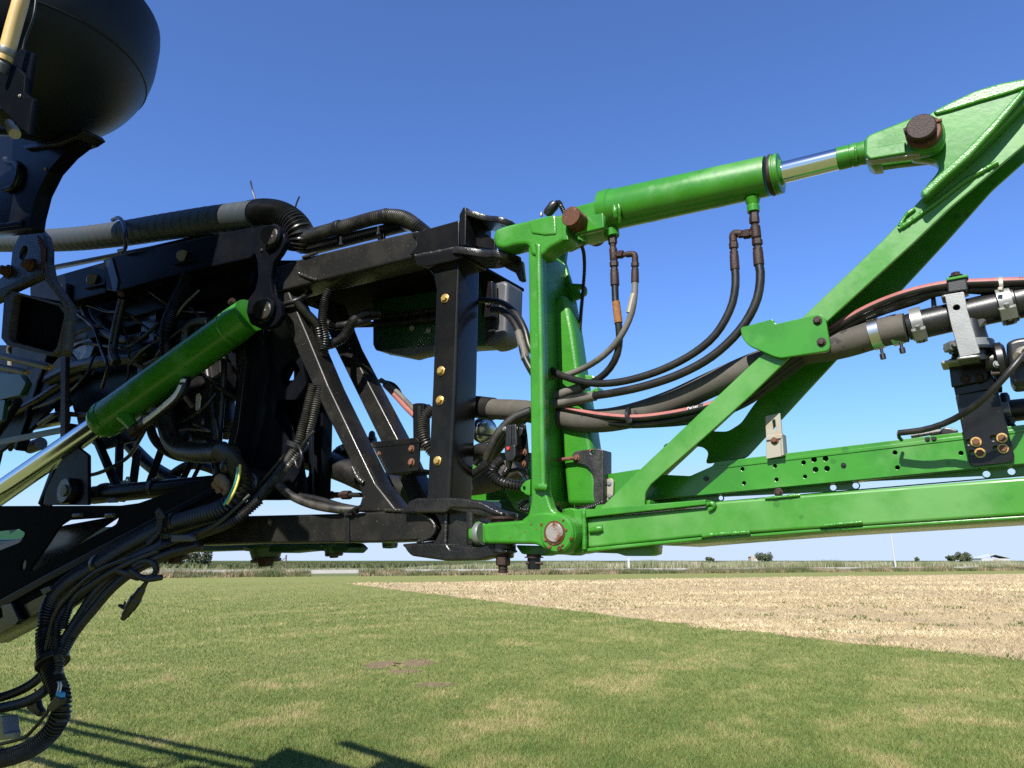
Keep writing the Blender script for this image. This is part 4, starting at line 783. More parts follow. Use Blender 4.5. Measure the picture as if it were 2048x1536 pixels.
# bottom tube, cap weld, lower fork casting
bt = plate('bottom_tube', K, 'black_dusty', [(380, 1034), (526, 1031), (690, 1027), (800, 1021), (846, 1026), (866, 1040), (872, 1056), (866, 1070), (846, 1080), (760, 1084), (520, 1086), (380, 1091)], .008, .10, .004, .006)
weld(bt, 'black_weld', [(770, 1020, .01), (820, 1022, .011), (852, 1032, .011), (870, 1052, .011), (862, 1072, .011), (835, 1084, .01)], 4)
bkt = plate('lower_casting', K, 'black_cast', [(800, 1030), (820, 1003), (832, 996), (898, 996), (953, 1000), (953, 1100), (890, 1118), (820, 1108), (803, 1088), (868, 1082), (882, 1056), (868, 1030)], .0, .12, .006, .006)
rimt = plate('casting_rim', K, 'black_cast', [(800, 1026), (818, 1002), (832, 996), (898, 995), (930, 997), (962, 1003), (985, 1016), (1005, 1024), (1005, 1034), (985, 1030), (955, 1018), (900, 1016), (890, 1026), (850, 1026)], .034, .05, .006, .006)
hplate('fork_upper', K, 'black_cast', (900, 1003, .03), [(-.06, 0), (.06, 0), (.11, .0), (.15, .0), (.18, .012), (.19, .04), (.17, .075), (.12, .10), (-.06, .11)], .02, .01, .004, 2, to=(1039, 1030))
rimb = plate('casting_rim', K, 'black_cast', [(806, 1090), (850, 1086), (892, 1086), (900, 1100), (950, 1096), (985, 1090), (1012, 1098), (1016, 1104), (990, 1112), (955, 1121), (892, 1122), (822, 1112), (812, 1102)], .034, .05, .008, .006)
hplate('fork_lower', K, 'black_cast', (900, 1090, .03), [(-.06, 0), (.06, 0), (.13, -.0), (.165, .01), (.175, .04), (.15, .075), (.10, .10), (-.06, .11)], .022, .01, .004, 2, to=(1016, 1099))
uplate('casting_web', K, 'black_cast', (944, 1090, .03), [(0, 0), (.11, 0), (.11, .115), (0, .115)], .02, .006, .004)
lathe('hinge_collar', K, 'rust_dark', (1006, 1034, .005), (1006, 1046, .005), [(0, 30), (.4, 30), (.5, 24), (1, 24)], 24); lathe('hinge_collar', K, 'black_cast', (1006, 1088, .005), (1006, 1104, .005), [(0, 26), (1, 26)], 24)
weld(bkt, 'black_weld', [(898, 997, .006), (893, 1030, .005), (891, 1086, .005)], 3.5)
# diagonals
d1 = plate('front_diagonal', K, 'black_dusty', [(548, 590), (577, 582), (614, 668), (656, 770), (721, 906), (750, 966), (796, 1024), (714, 1024), (724, 992), (703, 927), (651, 825), (600, 715)], -.004, .075, .005, .006)
weld(d1, 'black_weld', [(706, 936, -.002), (716, 956, .0), (728, 966, -.002)], 5)
d2 = plate('rear_diagonal', K, 'black_dusty', [(630, 600), (664, 600), (698, 690), (796, 878), (829, 951), (853, 1000), (819, 1010), (793, 945), (760, 881), (667, 691)], -.20, .07, .005, .006)
cb_ = plate('cross_bracket', K, 'black', [(744, 892), (832, 878), (838, 884), (837, 938), (832, 941), (772, 947)], -.045, .008, .005, .002)
plate('bracket_flange', K, 'black', [(742, 884), (832, 875), (838, 881), (838, 886), (744, 896)], -.043, .13, .002, .002)
plate('bracket_flange', K, 'black', [(772, 942), (836, 936), (836, 941), (774, 949)], -.043, .10, .002, .002)
for px, py, q in ((823, 898, 7.5), (823, 925, 8.5), (758, 908, 5)): bolt(cb_, 'rust', px, py, -.044, q)
plate('hose_channel', K, 'black', [(825, 808), (832, 806), (847, 806), (848, 874), (836, 876), (826, 880)], -.06, .03, .003, .002)
plate('channel_slot', K, 'plastic', [(834, 812), (840, 812), (841, 872), (835, 873)], -.056, .01, .001, .001)
# conduit tray over the top tube
tray = plate('conduit_tray', K, 'black', [(576, 497), (600, 490), (700, 464), (795, 442), (812, 446), (812, 453), (795, 452), (700, 476), (602, 502)], -.03, .05, .003, .002)
for px, py in ((682, 486), (757, 465)): lathe('tray_bolt', tray, 'plastic', (px, py - 12, -.02), (px, py + 5, -.02), [(0, 3), (.7, 3), (.72, 4.5), (1, 4.5)], 8)
plate('tray_leg', tray, 'black', [(752, 462), (766, 459), (768, 482), (756, 484)], -.04, .01, .001, .001)
# pivot link with two bosses
PV = root('pivot_link', 'black dog-bone pivot link with two round pin caps', 'link', P(530, 660, .05))
pl_ = plate('link_plate', PV, 'black_blue', [(505, 462), (520, 450), (548, 450), (566, 462), (572, 484), (560, 506), (546, 524), (540, 556), (545, 588), (560, 606), (563, 632), (548, 652), (522, 658), (500, 648), (492, 624), (496, 598), (510, 580), (516, 552), (514, 520), (504, 492)], .064, .022, .01, .004)
for px, py, r in ((540, 472, 27), (526, 620, 28)):
    pin('boss', pl_, 'black_blue', px, py, .082, r, .03, .12, 32); pin('pin_cap', pl_, 'black_weld', px + 1, py, .088, r * .66, .02, .1, 28)
    pin('cap_dimple', pl_, 'steel', px + 3, py, .0895, 2.2, .004, .3, 10)
    lathe('cap_rim', pl_, 'black_blue', (px + 1, py, .084), (px + 1.1, py + .05, .0885), [(0, r * .74), (1, r * .74)], 28)
pin('grease_cap', pl_, 'plastic', 521, 500, .07, 4, .008, .3, 10)
# big side plate the link hangs on
SP = root('side_plate', 'large dark profiled side plate below the pivot link', 'plate', P(520, 1000, 0))
plate('plate_body', SP, 'black_blue', [(452, 640), (492, 600), (560, 560), (575, 600), (600, 700), (612, 770), (590, 800), (548, 800), (545, 830), (575, 880), (600, 900), (612, 1000), (436, 1000), (452, 900), (470, 820), (478, 740)], -.045, .014, .008, .003, [[(556, 740), (584, 712), (600, 740), (570, 780)]])
plate('stiffener', SP, 'black', [(472, 660), (484, 650), (492, 720), (476, 860), (452, 960), (440, 960), (466, 840), (480, 740)], -.02, .03, .004, .003)
plate('plate_flange', SP, 'black_blue', [(516, 658), (528, 658), (534, 740), (520, 860), (494, 960), (480, 960), (510, 850), (522, 740)], -.02, .04, .004, .003)
plate('upright', SP, 'black_blue', [(622, 700), (636, 700), (646, 800), (640, 1000), (616, 1000), (618, 860)], -.20, .05, .003, .003)
plate('upright_web', SP, 'black', [(588, 690), (622, 690), (625, 1000), (604, 1000), (598, 920), (586, 860)], -.15, .01, .004, .002, [[(604, 880), (616, 880), (618, 950), (610, 958), (604, 930)]])
plate('lower_plate', SP, 'black_blue', [(540, 800), (560, 800), (600, 900), (606, 1000), (544, 1000), (520, 930)], -.09, .01, .004, .002, [(560, 908, 12)])
pin('lower_boss', SP, 'black_blue', 498, 966, .045, 30, .06, .12, 30); pin('lower_cap', SP, 'black_weld', 498, 966, .052, 21, .02, .12, 28)
# upper link arm (boxed) running off to the left
UA = root('link_arm', 'boxed black link arm under the wrapped hose with sleeve joint', 'arm', P(300, 610, 0))
ua = plate('arm_tube', UA, 'black_blue', [(60, 566), (210, 523), (212, 585), (130, 606), (60, 622)], .0, .09, .004, .005)
us = plate('arm_sleeve', UA, 'black_blue', [(206, 520), (224, 513), (505, 453), (515, 500), (500, 516), (400, 538), (230, 583), (212, 580)], .012, .11, .004, .005)
for px, py in ((187, 560), (366, 512)):
    lathe('slotted_plug', UA, 'black_weld', (px, py, .008 if px < 200 else .02), (px + .02, py, .0), [(0, 12), (.004 / .02 if False else .5, 13), (1, 13)], 18)
    plate('plug_lip', UA, 'black_blue', [(px - 20, py + 14), (px + 22, py + 5), (px + 22, py + 8), (px - 20, py + 17)], .016 if px < 200 else .024, .014, .001, .001)
plate('sleeve_seam', UA, 'black', [(210, 521), (224, 516), (236, 560), (232, 582), (226, 582)], .018, .01, .002, .002)
bolt(UA, 'rust', 0, 0, 0, 0, 'rust_dark', -VZ, world=P(243, 584, .0), r=.018, stick=1.6)
plate('arm_rail', UA, 'black_blue', [(95, 532), (300, 492), (500, 446), (500, 449), (300, 496), (95, 537)], -.03, .03, .001, .001)

# ================================================================ hoses and conduits over the frame
wp_ = [(-60, 484, -.02), (60, 482, -.02), (150, 478, -.02), (240, 468, -.02), (330, 454, -.02), (420, 441, -.02), (515, 430, -.02)]
wh = root('wrapped_hose', 'fat spiral-wrapped grey-green hose lying along the link arm', 'hose', P(200, 500, -.02))
C, s_ = resample(catmull([P(*p) for p in wp_], .01), .004); rr = 25 * mpp(P(*wp_[3]))
link('hose_body', sweep_mesh(C, rr * (1 + .022 * ((s_ / .06) % 1) - .011), 24), wh, 'wrap_hose', 60)
tube('tie_loop', wh, 'plastic', [(225, 440, .0), (238, 436, .03), (248, 450, .055), (252, 475, .065), (250, 498, .04), (238, 502, .03)], 4)
bc = thing('bend_conduit', 'thick ribbed black conduit curving down over the pivot link', 'conduit', tube_mesh([(503, 428, -.02), (530, 425, -.02), (560, 430, -.02), (586, 446, -.02), (602, 470, -.03), (604, 500, -.05)], 29, rib=.28, pitch=.0125, seg=28), 'conduit', smooth=60)
tc = [(572, 488, -.03), (600, 478, -.025), (650, 463, -.02), (700, 450, -.02), (750, 436, -.02), (780, 432, -.02), (808, 436, -.02), (830, 450, -.02), (852, 468, -.03)]
tr_ = root('tray_conduit', 'ribbed black conduit resting on the tray above the top tube', 'conduit', P(700, 465, -.02))
tube('conduit_body', tr_, 'conduit_dusty', tc, 14.5, rib=.28, pitch=.0085, seg=22)
for px, py, px2, py2 in ((672, 457, 682, 454), (764, 434, 776, 431)): lathe('tape_band', tr_, 'plastic', (px, py, -.02), (px2, py2, -.02), [(0, 14), (.1, 15.2), (.9, 15.2), (1, 14)], 22)
for lb, q in (('upright cable-tie tail sticking up from the thick ribbed conduit', [(512, 402, .0), (506, 385, .0), (501, 362, .01)]), ('bent cable-tie tail rising behind the thick ribbed conduit', [(590, 418, -.04), (594, 404, -.04), (599, 393, -.04)])):
    thing('tie_tail', lb, 'tie', tube_mesh(q, 1.7, seg=6), 'plastic')
for lb, q, rp in (('ribbed conduit strapped down the head of the front diagonal', [(590, 600, .0), (612, 625, .005), (634, 650, .0), (642, 680, -.02), (646, 700, -.03)], 9),
                  ('ribbed conduit hanging from under the top tube', [(660, 575, -.03), (648, 610, -.03), (645, 650, -.02), (652, 680, -.03), (646, 710, -.04)], 9.5),
                  ('ribbed conduit sweeping over to the green control box', [(646, 690, -.05), (668, 686, -.06), (690, 672, -.08), (705, 645, -.1), (730, 630, -.15), (760, 628, -.2)], 10.5),
                  ('smooth hose dipping behind the conduits under the top tube', [(640, 640, -.08), (670, 652, -.09), (700, 648, -.1), (740, 640, -.15)], 8)):
    thing('frame_conduit', lb, 'conduit', tube_mesh(q, rp, rib=.28 if 'ribbed' in lb else 0, pitch=.0075, seg=16), 'conduit', smooth=60)
sp_ = root('frame_strap', 'rubber strap around the head of the front diagonal', 'strap', P(590, 610, .0)); tube('strap_band', sp_, 'rubber', [(556, 628, -.02), (566, 610, .012), (590, 602, .014), (604, 596, -.01), (622, 584, -.06)], 5); plate('strap_end', sp_, 'plastic', [(552, 620), (562, 616), (562, 630), (552, 632)], .01, .01, .002, .002)
vc = root('twin_conduit', 'pair of ribbed conduits dropping from the front diagonal to the harness', 'conduit', P(560, 920, 0))
tube('conduit_body', vc, 'conduit_dusty', [(626, 770, .0), (616, 810, .01), (606, 850, .02), (594, 890, .03), (570, 930, .035), (535, 975, .045), (500, 1010, .06), (455, 1040, .08)], 10, rib=.28, pitch=.007, seg=18)
tube('conduit_body', vc, 'conduit_dusty', [(642, 770, -.01), (632, 810, -.005), (622, 850, .0), (606, 890, .01), (585, 925, .03), (550, 962, .035), (510, 1005, .045), (460, 1045, .06)], 9, rib=.28, pitch=.007, seg=18)
lathe('tie_band', vc, 'plastic', (594, 886, .02), (590, 896, .022), [(0, 20), (.1, 21), (.9, 21), (1, 20)], 20); tube('tie_loop', vc, 'plastic', [(596, 890, .06), (604, 910, .07), (600, 932, .06), (594, 936, .05), (590, 920, .05)], 2.5); tube('tie_end', vc, 'plastic', [(600, 900, .04), (612, 880, .04), (628, 862, .03)], 3.5)
tube('side_wire', vc, 'rubber', [(575, 905, .02), (540, 945, .03), (500, 990, .05), (440, 1050, .1)], 4)
for lb, q, rp, m in (('dusty rubber hose end sloping onto the bottom tube', [(558, 970, .03), (580, 990, .03), (620, 1008, .025), (670, 1018, .02), (714, 1020, .0)], 8.5, 'conduit_dusty'), ('second rubber hose tied above the bottom tube', [(600, 992, -.02), (640, 1000, -.02), (680, 1012, -.02), (716, 1019, -.01)], 7, 'rubber')):
    thing('frame_hose', lb, 'hose', tube_mesh(q, rp, seg=14), m, smooth=50)
zt = root('tube_tie', 'black cable tie wrapped round the bottom tube', 'tie', P(692, 1085, 0)); plate('tie_strap', zt, 'plastic', [(688, 1024), (697, 1023), (698, 1086), (690, 1087)], .014, .008, .001, .001); plate('tie_buckle', zt, 'plastic', [(686, 1024), (702, 1020), (703, 1030), (688, 1032)], .022, .01, .002, .002); tube('tie_tail', zt, 'plastic', [(698, 1024, .02), (712, 1016, .03), (722, 1012, .03)], 3)
# conduit between post and channel, hinge harness and connector
thing('post_conduit', 'ribbed conduit squeezed between the hose channel and the bolted post', 'conduit', tube_mesh([(866, 815, -.08), (850, 835, -.07), (846, 860, -.06), (852, 885, -.06), (866, 905, -.08)], 12, rib=.28, pitch=.007, seg=18), 'conduit_dusty', smooth=60)
for lb, q, rp, m in (('pink striped hose descending behind the rear diagonal', [(770, 770, -.35), (790, 790, -.33), (810, 812, -.3), (830, 832, -.28)], 6, 'red_stripe'), ('steel grey hose above the pink one behind the rear diagonal', [(762, 760, -.35), (790, 780, -.33), (815, 805, -.3), (835, 826, -.28)], 5, 'rubber_grey'), ('thin black hose arching behind the rear diagonal', [(758, 762, -.36), (785, 768, -.35), (800, 785, -.34), (803, 800, -.34)], 4, 'rubber')):
    thing('rear_hose', lb, 'hose', tube_mesh(q, rp, seg=10), m, smooth=50)
hz = [('dusty black hose curving down from the hinge post', [(1062, 822, -.06), (1025, 838, -.05), (995, 870, -.04), (978, 905, -.04), (974, 918, -.05)], 9.5, 'conduit_dusty'),
      ('black hose slanting behind the connector to the post', [(1050, 835, -.09), (1010, 880, -.1), (970, 930, -.1), (930, 960, -.12)], 9, 'rubber'),
      ('short black hose between the work light and the post', [(985, 905, -.1), (960, 900, -.12), (935, 915, -.14)], 14, 'rubber')]
for lb, q, rp, m in hz: thing('hinge_hose', lb, 'hose', tube_mesh(q, rp, seg=14), m, smooth=50)
cq = root('harness_connector', 'black multi-pin connector with red lock clip on a bolted plate', 'connector', P(1020, 940, 0))
plate('mount_plate', cq, 'black', [(1035, 858), (1042, 846), (1050, 848), (1053, 870), (1056, 905), (1054, 936), (1046, 938), (1036, 920), (1034, 890)], -.01, .006, .004, .002)
plate('upper_shell', cq, 'plastic', [(1011, 850), (1032, 848), (1034, 892), (1029, 896), (1010, 896)], .03, .03, .004, .003); plate('shell_rib', cq, 'plastic', [(1016, 852), (1021, 851), (1022, 890), (1017, 891)], .034, .006, .001, .001)
plate('lower_shell', cq, 'plastic', [(1008, 892), (1030, 889), (1031, 912), (1025, 922), (1013, 922), (1009, 910)], .034, .036, .004, .003); plate('lock_clip', cq, 'red', [(1012, 894), (1019, 893), (1018, 900), (1013, 900)], .038, .006, .001, .001)
plate('shell_arm', cq, 'plastic', [(1032, 852), (1046, 856), (1044, 868), (1034, 878)], .015, .02, .003, .002)
for px, py in ((1047, 905), (1045, 928)): bolt(cq, 'rust', px, py, -.008, 8)
for px, py in ((1009, 858), (1031, 857)): bolt(cq, 'steel', px, py, .025, 5)
lathe('strain_relief', cq, 'plastic', (1019, 920, .015), (1017, 936, .015), [(0, 8), (.5, 7), (1, 5)], 14)
tube('tail_conduit', cq, 'conduit', [(1017, 934, .015), (1012, 944, .01), (1006, 952, .0)], 7, rib=.28, pitch=.006, seg=14)
thing('hinge_harness', 'fat ribbed conduit looping below the multi-pin connector', 'conduit', tube_mesh([(1005, 920, .0), (992, 930, .01), (986, 946, .012), (996, 960, .012), (1016, 968, .01), (1040, 972, .0), (1062, 970, -.01)], 12, rib=.3, pitch=.0085, seg=18), 'conduit', smooth=60)
thing('hinge_wire', 'thin black wire loop beside the green hinge post', 'wire', tube_mesh([(1018, 942, .0), (1040, 938, -.02), (1052, 946, -.03), (1056, 958, -.03)], 4, seg=10), 'rubber')
thing('hinge_wire', 'small ribbed wire loop low behind the hinge post', 'wire', tube_mesh([(1056, 1002, -.04), (1044, 1008, -.04), (1040, 1016, -.04), (1050, 1020, -.04), (1062, 1018, -.05)], 5, rib=.3, pitch=.006), 'conduit', smooth=60)
thing('hinge_wire', 'ribbed conduit crossing the foot of the green hinge wall', 'wire', tube_mesh([(1090, 985, -.06), (1104, 1010, -.05), (1120, 1022, -.05), (1160, 1020, -.06), (1190, 1012, -.06), (1206, 1004, -.06)], 7, rib=.3, pitch=.006, seg=14), 'conduit', smooth=60)
plate('wire_ear', H, 'green_cast', [(1042, 972), (1050, 962), (1060, 958), (1060, 992), (1048, 988)], .02, .014, .004, .003, [(1047, 977, 4)])

# ================================================================ control box and lamp behind the post
CB = root('control_box', 'green control enclosure in shade-darkened colour with grey cover behind the bolted post', 'enclosure', P(870, 710, -.4))
plate('enclosure', CB, 'shaded_green', [(745, 600), (970, 565), (975, 690), (945, 692), (850, 700), (812, 712), (750, 700), (745, 690)], -.36, .08, .008, .006, [[(757, 670), (761, 669), (761, 682), (758, 683)]])
plate('lid_edge', CB, 'shaded_green', [(748, 648), (870, 632), (870, 640), (748, 655)], -.35, .01, .002, .002)
plate('end_cover', CB, 'plastic_grey', [(970, 570), (1008, 560), (1016, 566), (1012, 668), (1005, 682), (985, 690), (968, 692)], -.34, .10, .012, .012)
plate('cover_recess', CB, 'plastic', [(970, 635), (990, 632), (992, 650), (988, 672), (970, 688)], -.336, .02, .006, .004)
plate('belly_pan', CB, 'plastic_grey', [(752, 700), (870, 690), (868, 700), (812, 712), (790, 708)], -.355, .07, .004, .003)
plate('side_bracket', CB, 'black', [(962, 565), (984, 562), (986, 632), (964, 636)], -.30, .03, .003, .002)
for px, py in ((857, 661), (824, 656)): bolt(CB, 'steel_plate', px, py, -.355, 6)
bolt(CB, 'steel', 976, 606, -.295, 6)
for lb, q, rp in (('slim black pipe along the upper face of the green box', [(700, 640, -.3), (760, 634, -.33), (820, 628, -.33), (900, 616, -.3)], 5), ('slim black pipe along the lower face of the green box', [(700, 650, -.3), (760, 648, -.33), (820, 642, -.33), (900, 632, -.3)], 6)):
    thing('box_pipe', lb, 'pipe', tube_mesh(q, rp, seg=10), 'rubber', smooth=50)
WL = root('work_light', 'round glass-faced work light hanging behind the bolted post', 'lamp', P(970, 890, -.3))
A_ = P(970, 862, -.26); r = 25 * mpp(A_); lk = (CAM - A_).normalized() + Vector((.25, 0, -.1))
link('housing', lathe_mesh(A_, A_ - lk, [(0, r), (.01, r * 1.06), (.03, r * 1.04), (.07, r * .6), (.08, r * .3)], 32), WL, 'plastic', 40)
link('reflector', lathe_mesh(A_ + lk * .002, A_ + lk, [(0, r * .94), (.004, r * .92), (.010, r * .7), (.013, r * .3), (.014, .001)], 32), WL, 'chrome_worn', 60)
bar('divider', WL, 'plastic_grey', (950, 868, -.235), (992, 872, -.235), .006, .006)
tube('stalk', WL, 'plastic', [(968, 888, -.3), (962, 905, -.3), (950, 930, -.3)], 6)
# lower feed pipe and the far side of the green frame seen under the black one
thing('rear_feed_hose', 'dusty rubber hose emerging low behind the bolted post', 'hose', tube_mesh([(900, 968, -.3), (950, 966, -.28), (985, 958, -.27), (1010, 945, -.27), (1040, 930, -.27)], 25, seg=24), 'rubber_dusty', smooth=50)
thing('rear_feed_hose', 'thick black hose slanting behind the front diagonal foot', 'hose', tube_mesh([(560, 900, -.3), (620, 916, -.3), (690, 940, -.3), (760, 970, -.3), (820, 985, -.3)], 26, seg=20), 'rubber', smooth=50)
vl = root('line_valve', 'black plastic valve with clamp behind the front diagonal', 'valve', P(700, 930, -.4)); lathe('body', vl, 'plastic', (668, 915, -.35), (712, 893, -.35), [(0, 12), (.3, 13), (.32, 17), (.5, 17), (.52, 14), (1, 22)], 20); lathe('bonnet', vl, 'plastic', (706, 902, -.35), (704, 882, -.35), [(0, 24), (.6, 24), (.8, 12), (1, 5)], 18); lathe('clamp_ring', vl, 'steel', (676, 911, -.35), (681, 908, -.35), [(0, 15), (1, 15)], 18); plate('mount', vl, 'plastic', [(700, 880), (742, 872), (744, 884), (702, 892)], -.34, .03, .003, .002); lathe('knob', vl, 'plastic', (744, 862, -.34), (744, 878, -.34), [(0, 3), (.2, 6), (1, 8)], 12)
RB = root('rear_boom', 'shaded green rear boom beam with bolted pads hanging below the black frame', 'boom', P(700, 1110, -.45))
plate('beam', RB, 'shaded_green', [(-80, 1062), (560, 1044), (740, 1030), (745, 1000), (1070, 1000), (1070, 1050), (560, 1098), (300, 1104), (-80, 1130)], -.45, .10, .006, .006)
plate('belly_flange', RB, 'shaded_green', [(300, 1096), (560, 1088), (690, 1086), (700, 1096), (690, 1106), (620, 1100), (560, 1106), (480, 1100), (300, 1106)], -.42, .10, .006, .004)
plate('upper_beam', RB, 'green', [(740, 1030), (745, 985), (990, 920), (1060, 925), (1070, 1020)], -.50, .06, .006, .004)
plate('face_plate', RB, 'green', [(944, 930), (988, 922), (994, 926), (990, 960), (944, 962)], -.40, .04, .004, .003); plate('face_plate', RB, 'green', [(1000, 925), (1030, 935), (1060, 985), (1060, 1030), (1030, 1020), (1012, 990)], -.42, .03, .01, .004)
plate('teal_strut', RB, 'shaded_green', [(950, 905), (1060, 905), (1060, 930), (950, 935)], -.6, .03, .003, .003)
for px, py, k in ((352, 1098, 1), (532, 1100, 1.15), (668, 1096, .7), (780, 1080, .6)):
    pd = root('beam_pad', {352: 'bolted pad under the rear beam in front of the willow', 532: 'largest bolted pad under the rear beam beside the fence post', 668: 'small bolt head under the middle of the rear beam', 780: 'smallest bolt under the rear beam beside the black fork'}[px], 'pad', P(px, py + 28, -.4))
    lathe('pad_cup', pd, 'shaded_green', (px, py - 6, -.45), (px, py + 16, -.45), [(0, 38 * k), (.15, 38 * k), (.25, 28 * k), (1, 24 * k)], 20); lathe('pad_washer', pd, 'rust_dark', (px, py + 16 * k, -.45), (px, py + 20 * k, -.45), [(0, 26 * k), (1, 26 * k)], 20); lathe('pad_nut', pd, 'rust_dark', (px, py + 20 * k, -.45), (px, py + 28 * k, -.45), [(0, 15 * k), (1, 13 * k)], 6)
lr = root('lower_rod', 'dark coupling rod running behind the bottom tube', 'rod', P(700, 995, -.3)); lathe('shaft', lr, 'rubber', (560, 990, -.3), (830, 990, -.3), [(0, 5), (1, 5)], 10); lathe('coupler', lr, 'rust_dark', (650, 990, -.3), (700, 990, -.3), [(0, 8), (.3, 8), (.32, 6), (.7, 6), (.72, 9), (1, 9)], 8)
# ================================================================ shaded machinery on the left
LC = root('lift_cylinder', 'shaded green lift cylinder with polished rod slanting down from the pivot link', 'cylinder', P(350, 740, .03))
lathe('barrel', LC, 'green', (220, 833, .03), (500, 630, .03), [(0, 36), (.88, 36), (.885, 34.5), (.9, 34.5), (.905, 36.5), (1, 35)], 48)
lathe('gland_ring', LC, 'green', (205, 844, .03), (223, 831, .03), [(0, 28), (.1, 35), (.35, 37), (.45, 34), (.55, 34), (.65, 38), (1, 37.5)], 48)
lathe('rod', LC, 'chrome', (-90, 1048, .03), (214, 838, .03), [(0, 23), (1, 22)], 40)
lathe('port', LC, 'green', (250, 832, .05), (268, 856, .05), [(0, 16), (.5, 12), (1, 11)], 18); lathe('port_fitting', LC, 'rust_dark', (266, 864, .05), (290, 846, .05), [(0, 13), (.4, 13), (.45, 10), (1, 11)], 6)
lathe('plug', LC, 'rust_dark', (462, 606, .055), (466, 600, .06), [(0, 7), (1, 6)], 6)
q = [(286, 850, .05), (310, 832, .06), (335, 812, .06), (358, 790, .05), (372, 760, .03), (378, 735, .0)]
ch = root('cylinder_hose', 'hydraulic hose with white printed label leaving the lift cylinder port', 'hose', P(330, 850, .05)); rq = 10 * mpp(P(335, 812, .06))
tube('hose_body', ch, 'rubber', q, 10); stripe_on(ch, 'label_white', q, rq, .2, .9, .0006, 'label_band', .035, .30); print_on(ch, 'print_black', q, .045, '21 MPa (3000 PSI)', .017, rq + .0006, .3)
LH = [('white-lined hose hanging from the rusty bolt of the link arm', [(246, 600, -.02), (236, 640, -.02), (228, 680, -.02), (226, 705, -.02), (234, 725, -.02)], 8.5, 1), ('white-lined hose arching over the lift cylinder', [(370, 690, -.05), (374, 660, -.05), (392, 645, -.05), (420, 643, -.06)], 9, 1)]
for lb, q, rp, k in LH:
    h = root('lined_hose', lb, 'hose', P(q[-1][0], q[-1][1], -.05)); rq = rp * mpp(P(*q[2])); tube('hose_body', h, 'rubber', q, rp); stripe_on(h, 'plastic_grey', q, rq, .1, .7, .0006); print_on(h, 'print_black', q, .02, '21 MPa (3000 PSI)', .016, rq + .0006, .2)
# supporting clutter behind the cylinder: each a thing of its own
INN = root('valve_block', 'dark bank of plates and valves behind the lift cylinder', 'valve bank', P(300, 900, -.3))
for nm, pts, off, t, m in (('back_panel', [(130, 610), (480, 540), (480, 720), (430, 800), (380, 830), (300, 760), (230, 790), (150, 830), (120, 730)], -.17, .02, 'black_blue'), ('valve_plate', [(290, 575), (318, 570), (300, 770), (270, 780)], -.12, .01, 'black'), ('upper_rail', [(240, 590), (500, 530), (500, 570), (240, 640)], -.10, .06, 'black_blue'),
        ('mid_rail', [(140, 640), (300, 605), (300, 640), (140, 690)], -.12, .05, 'black_blue'), ('drop_plate', [(330, 580), (350, 575), (345, 690), (325, 700)], -.16, .02, 'black'), ('valve_body', [(380, 740), (440, 720), (446, 840), (430, 876), (390, 870), (376, 820)], -.10, .06, 'plastic'), ('label_plate', [(392, 788), (398, 786), (402, 792), (398, 822), (390, 820)], -.094, .004, 'label_white'), ('valve_stack', [(250, 770), (300, 745), (330, 790), (300, 850), (260, 840)], -.12, .06, 'plastic'), ('round_cover', [(145, 680), (175, 670), (190, 690), (180, 715), (155, 720), (142, 700)], -.12, .05, 'black_cast')):
    plate(nm, INN, m, pts, off, t, .006, .003)
for px, py in ((370, 880), (415, 895), (395, 845)): pin('valve_cap', INN, 'plastic', px, py, -.07, 17, .07, .2, 18)
bars = [((150, 850), (90, 1010), .05, 'shaded strut leaning onto the truss arm boss', -.10), ((118, 660), (40, 900), .05, 'black strut behind the open square tube', -.16), ((60, 640), (-20, 960), .05, 'black strut behind the brown flat strap', -.25), ((190, 870), (245, 1000), .032, 'thin strut descending under the rod gland', -.12), ((240, 860), (236, 1000), .03, 'upright flat bar left of the silver clips', -.2), ((275, 900), (262, 1000), .03, 'upright flat bar between the silver clips', -.25), ((330, 880), (290, 990), .026, 'leaning bar above the black canister', -.18), ((395, 900), (345, 1000), .022, 'slim leaning bar beside the ribbed harness', -.25), ((425, 880), (370, 990), .016, 'slim rod right of the canister clips', -.3)]
for (a, b, w2, lb, off) in bars: thing('frame_strut', lb, 'strut', box_mesh(P(*a, off), P(*b, off), w2, w2 * .7, None, .003), 'black_blue')
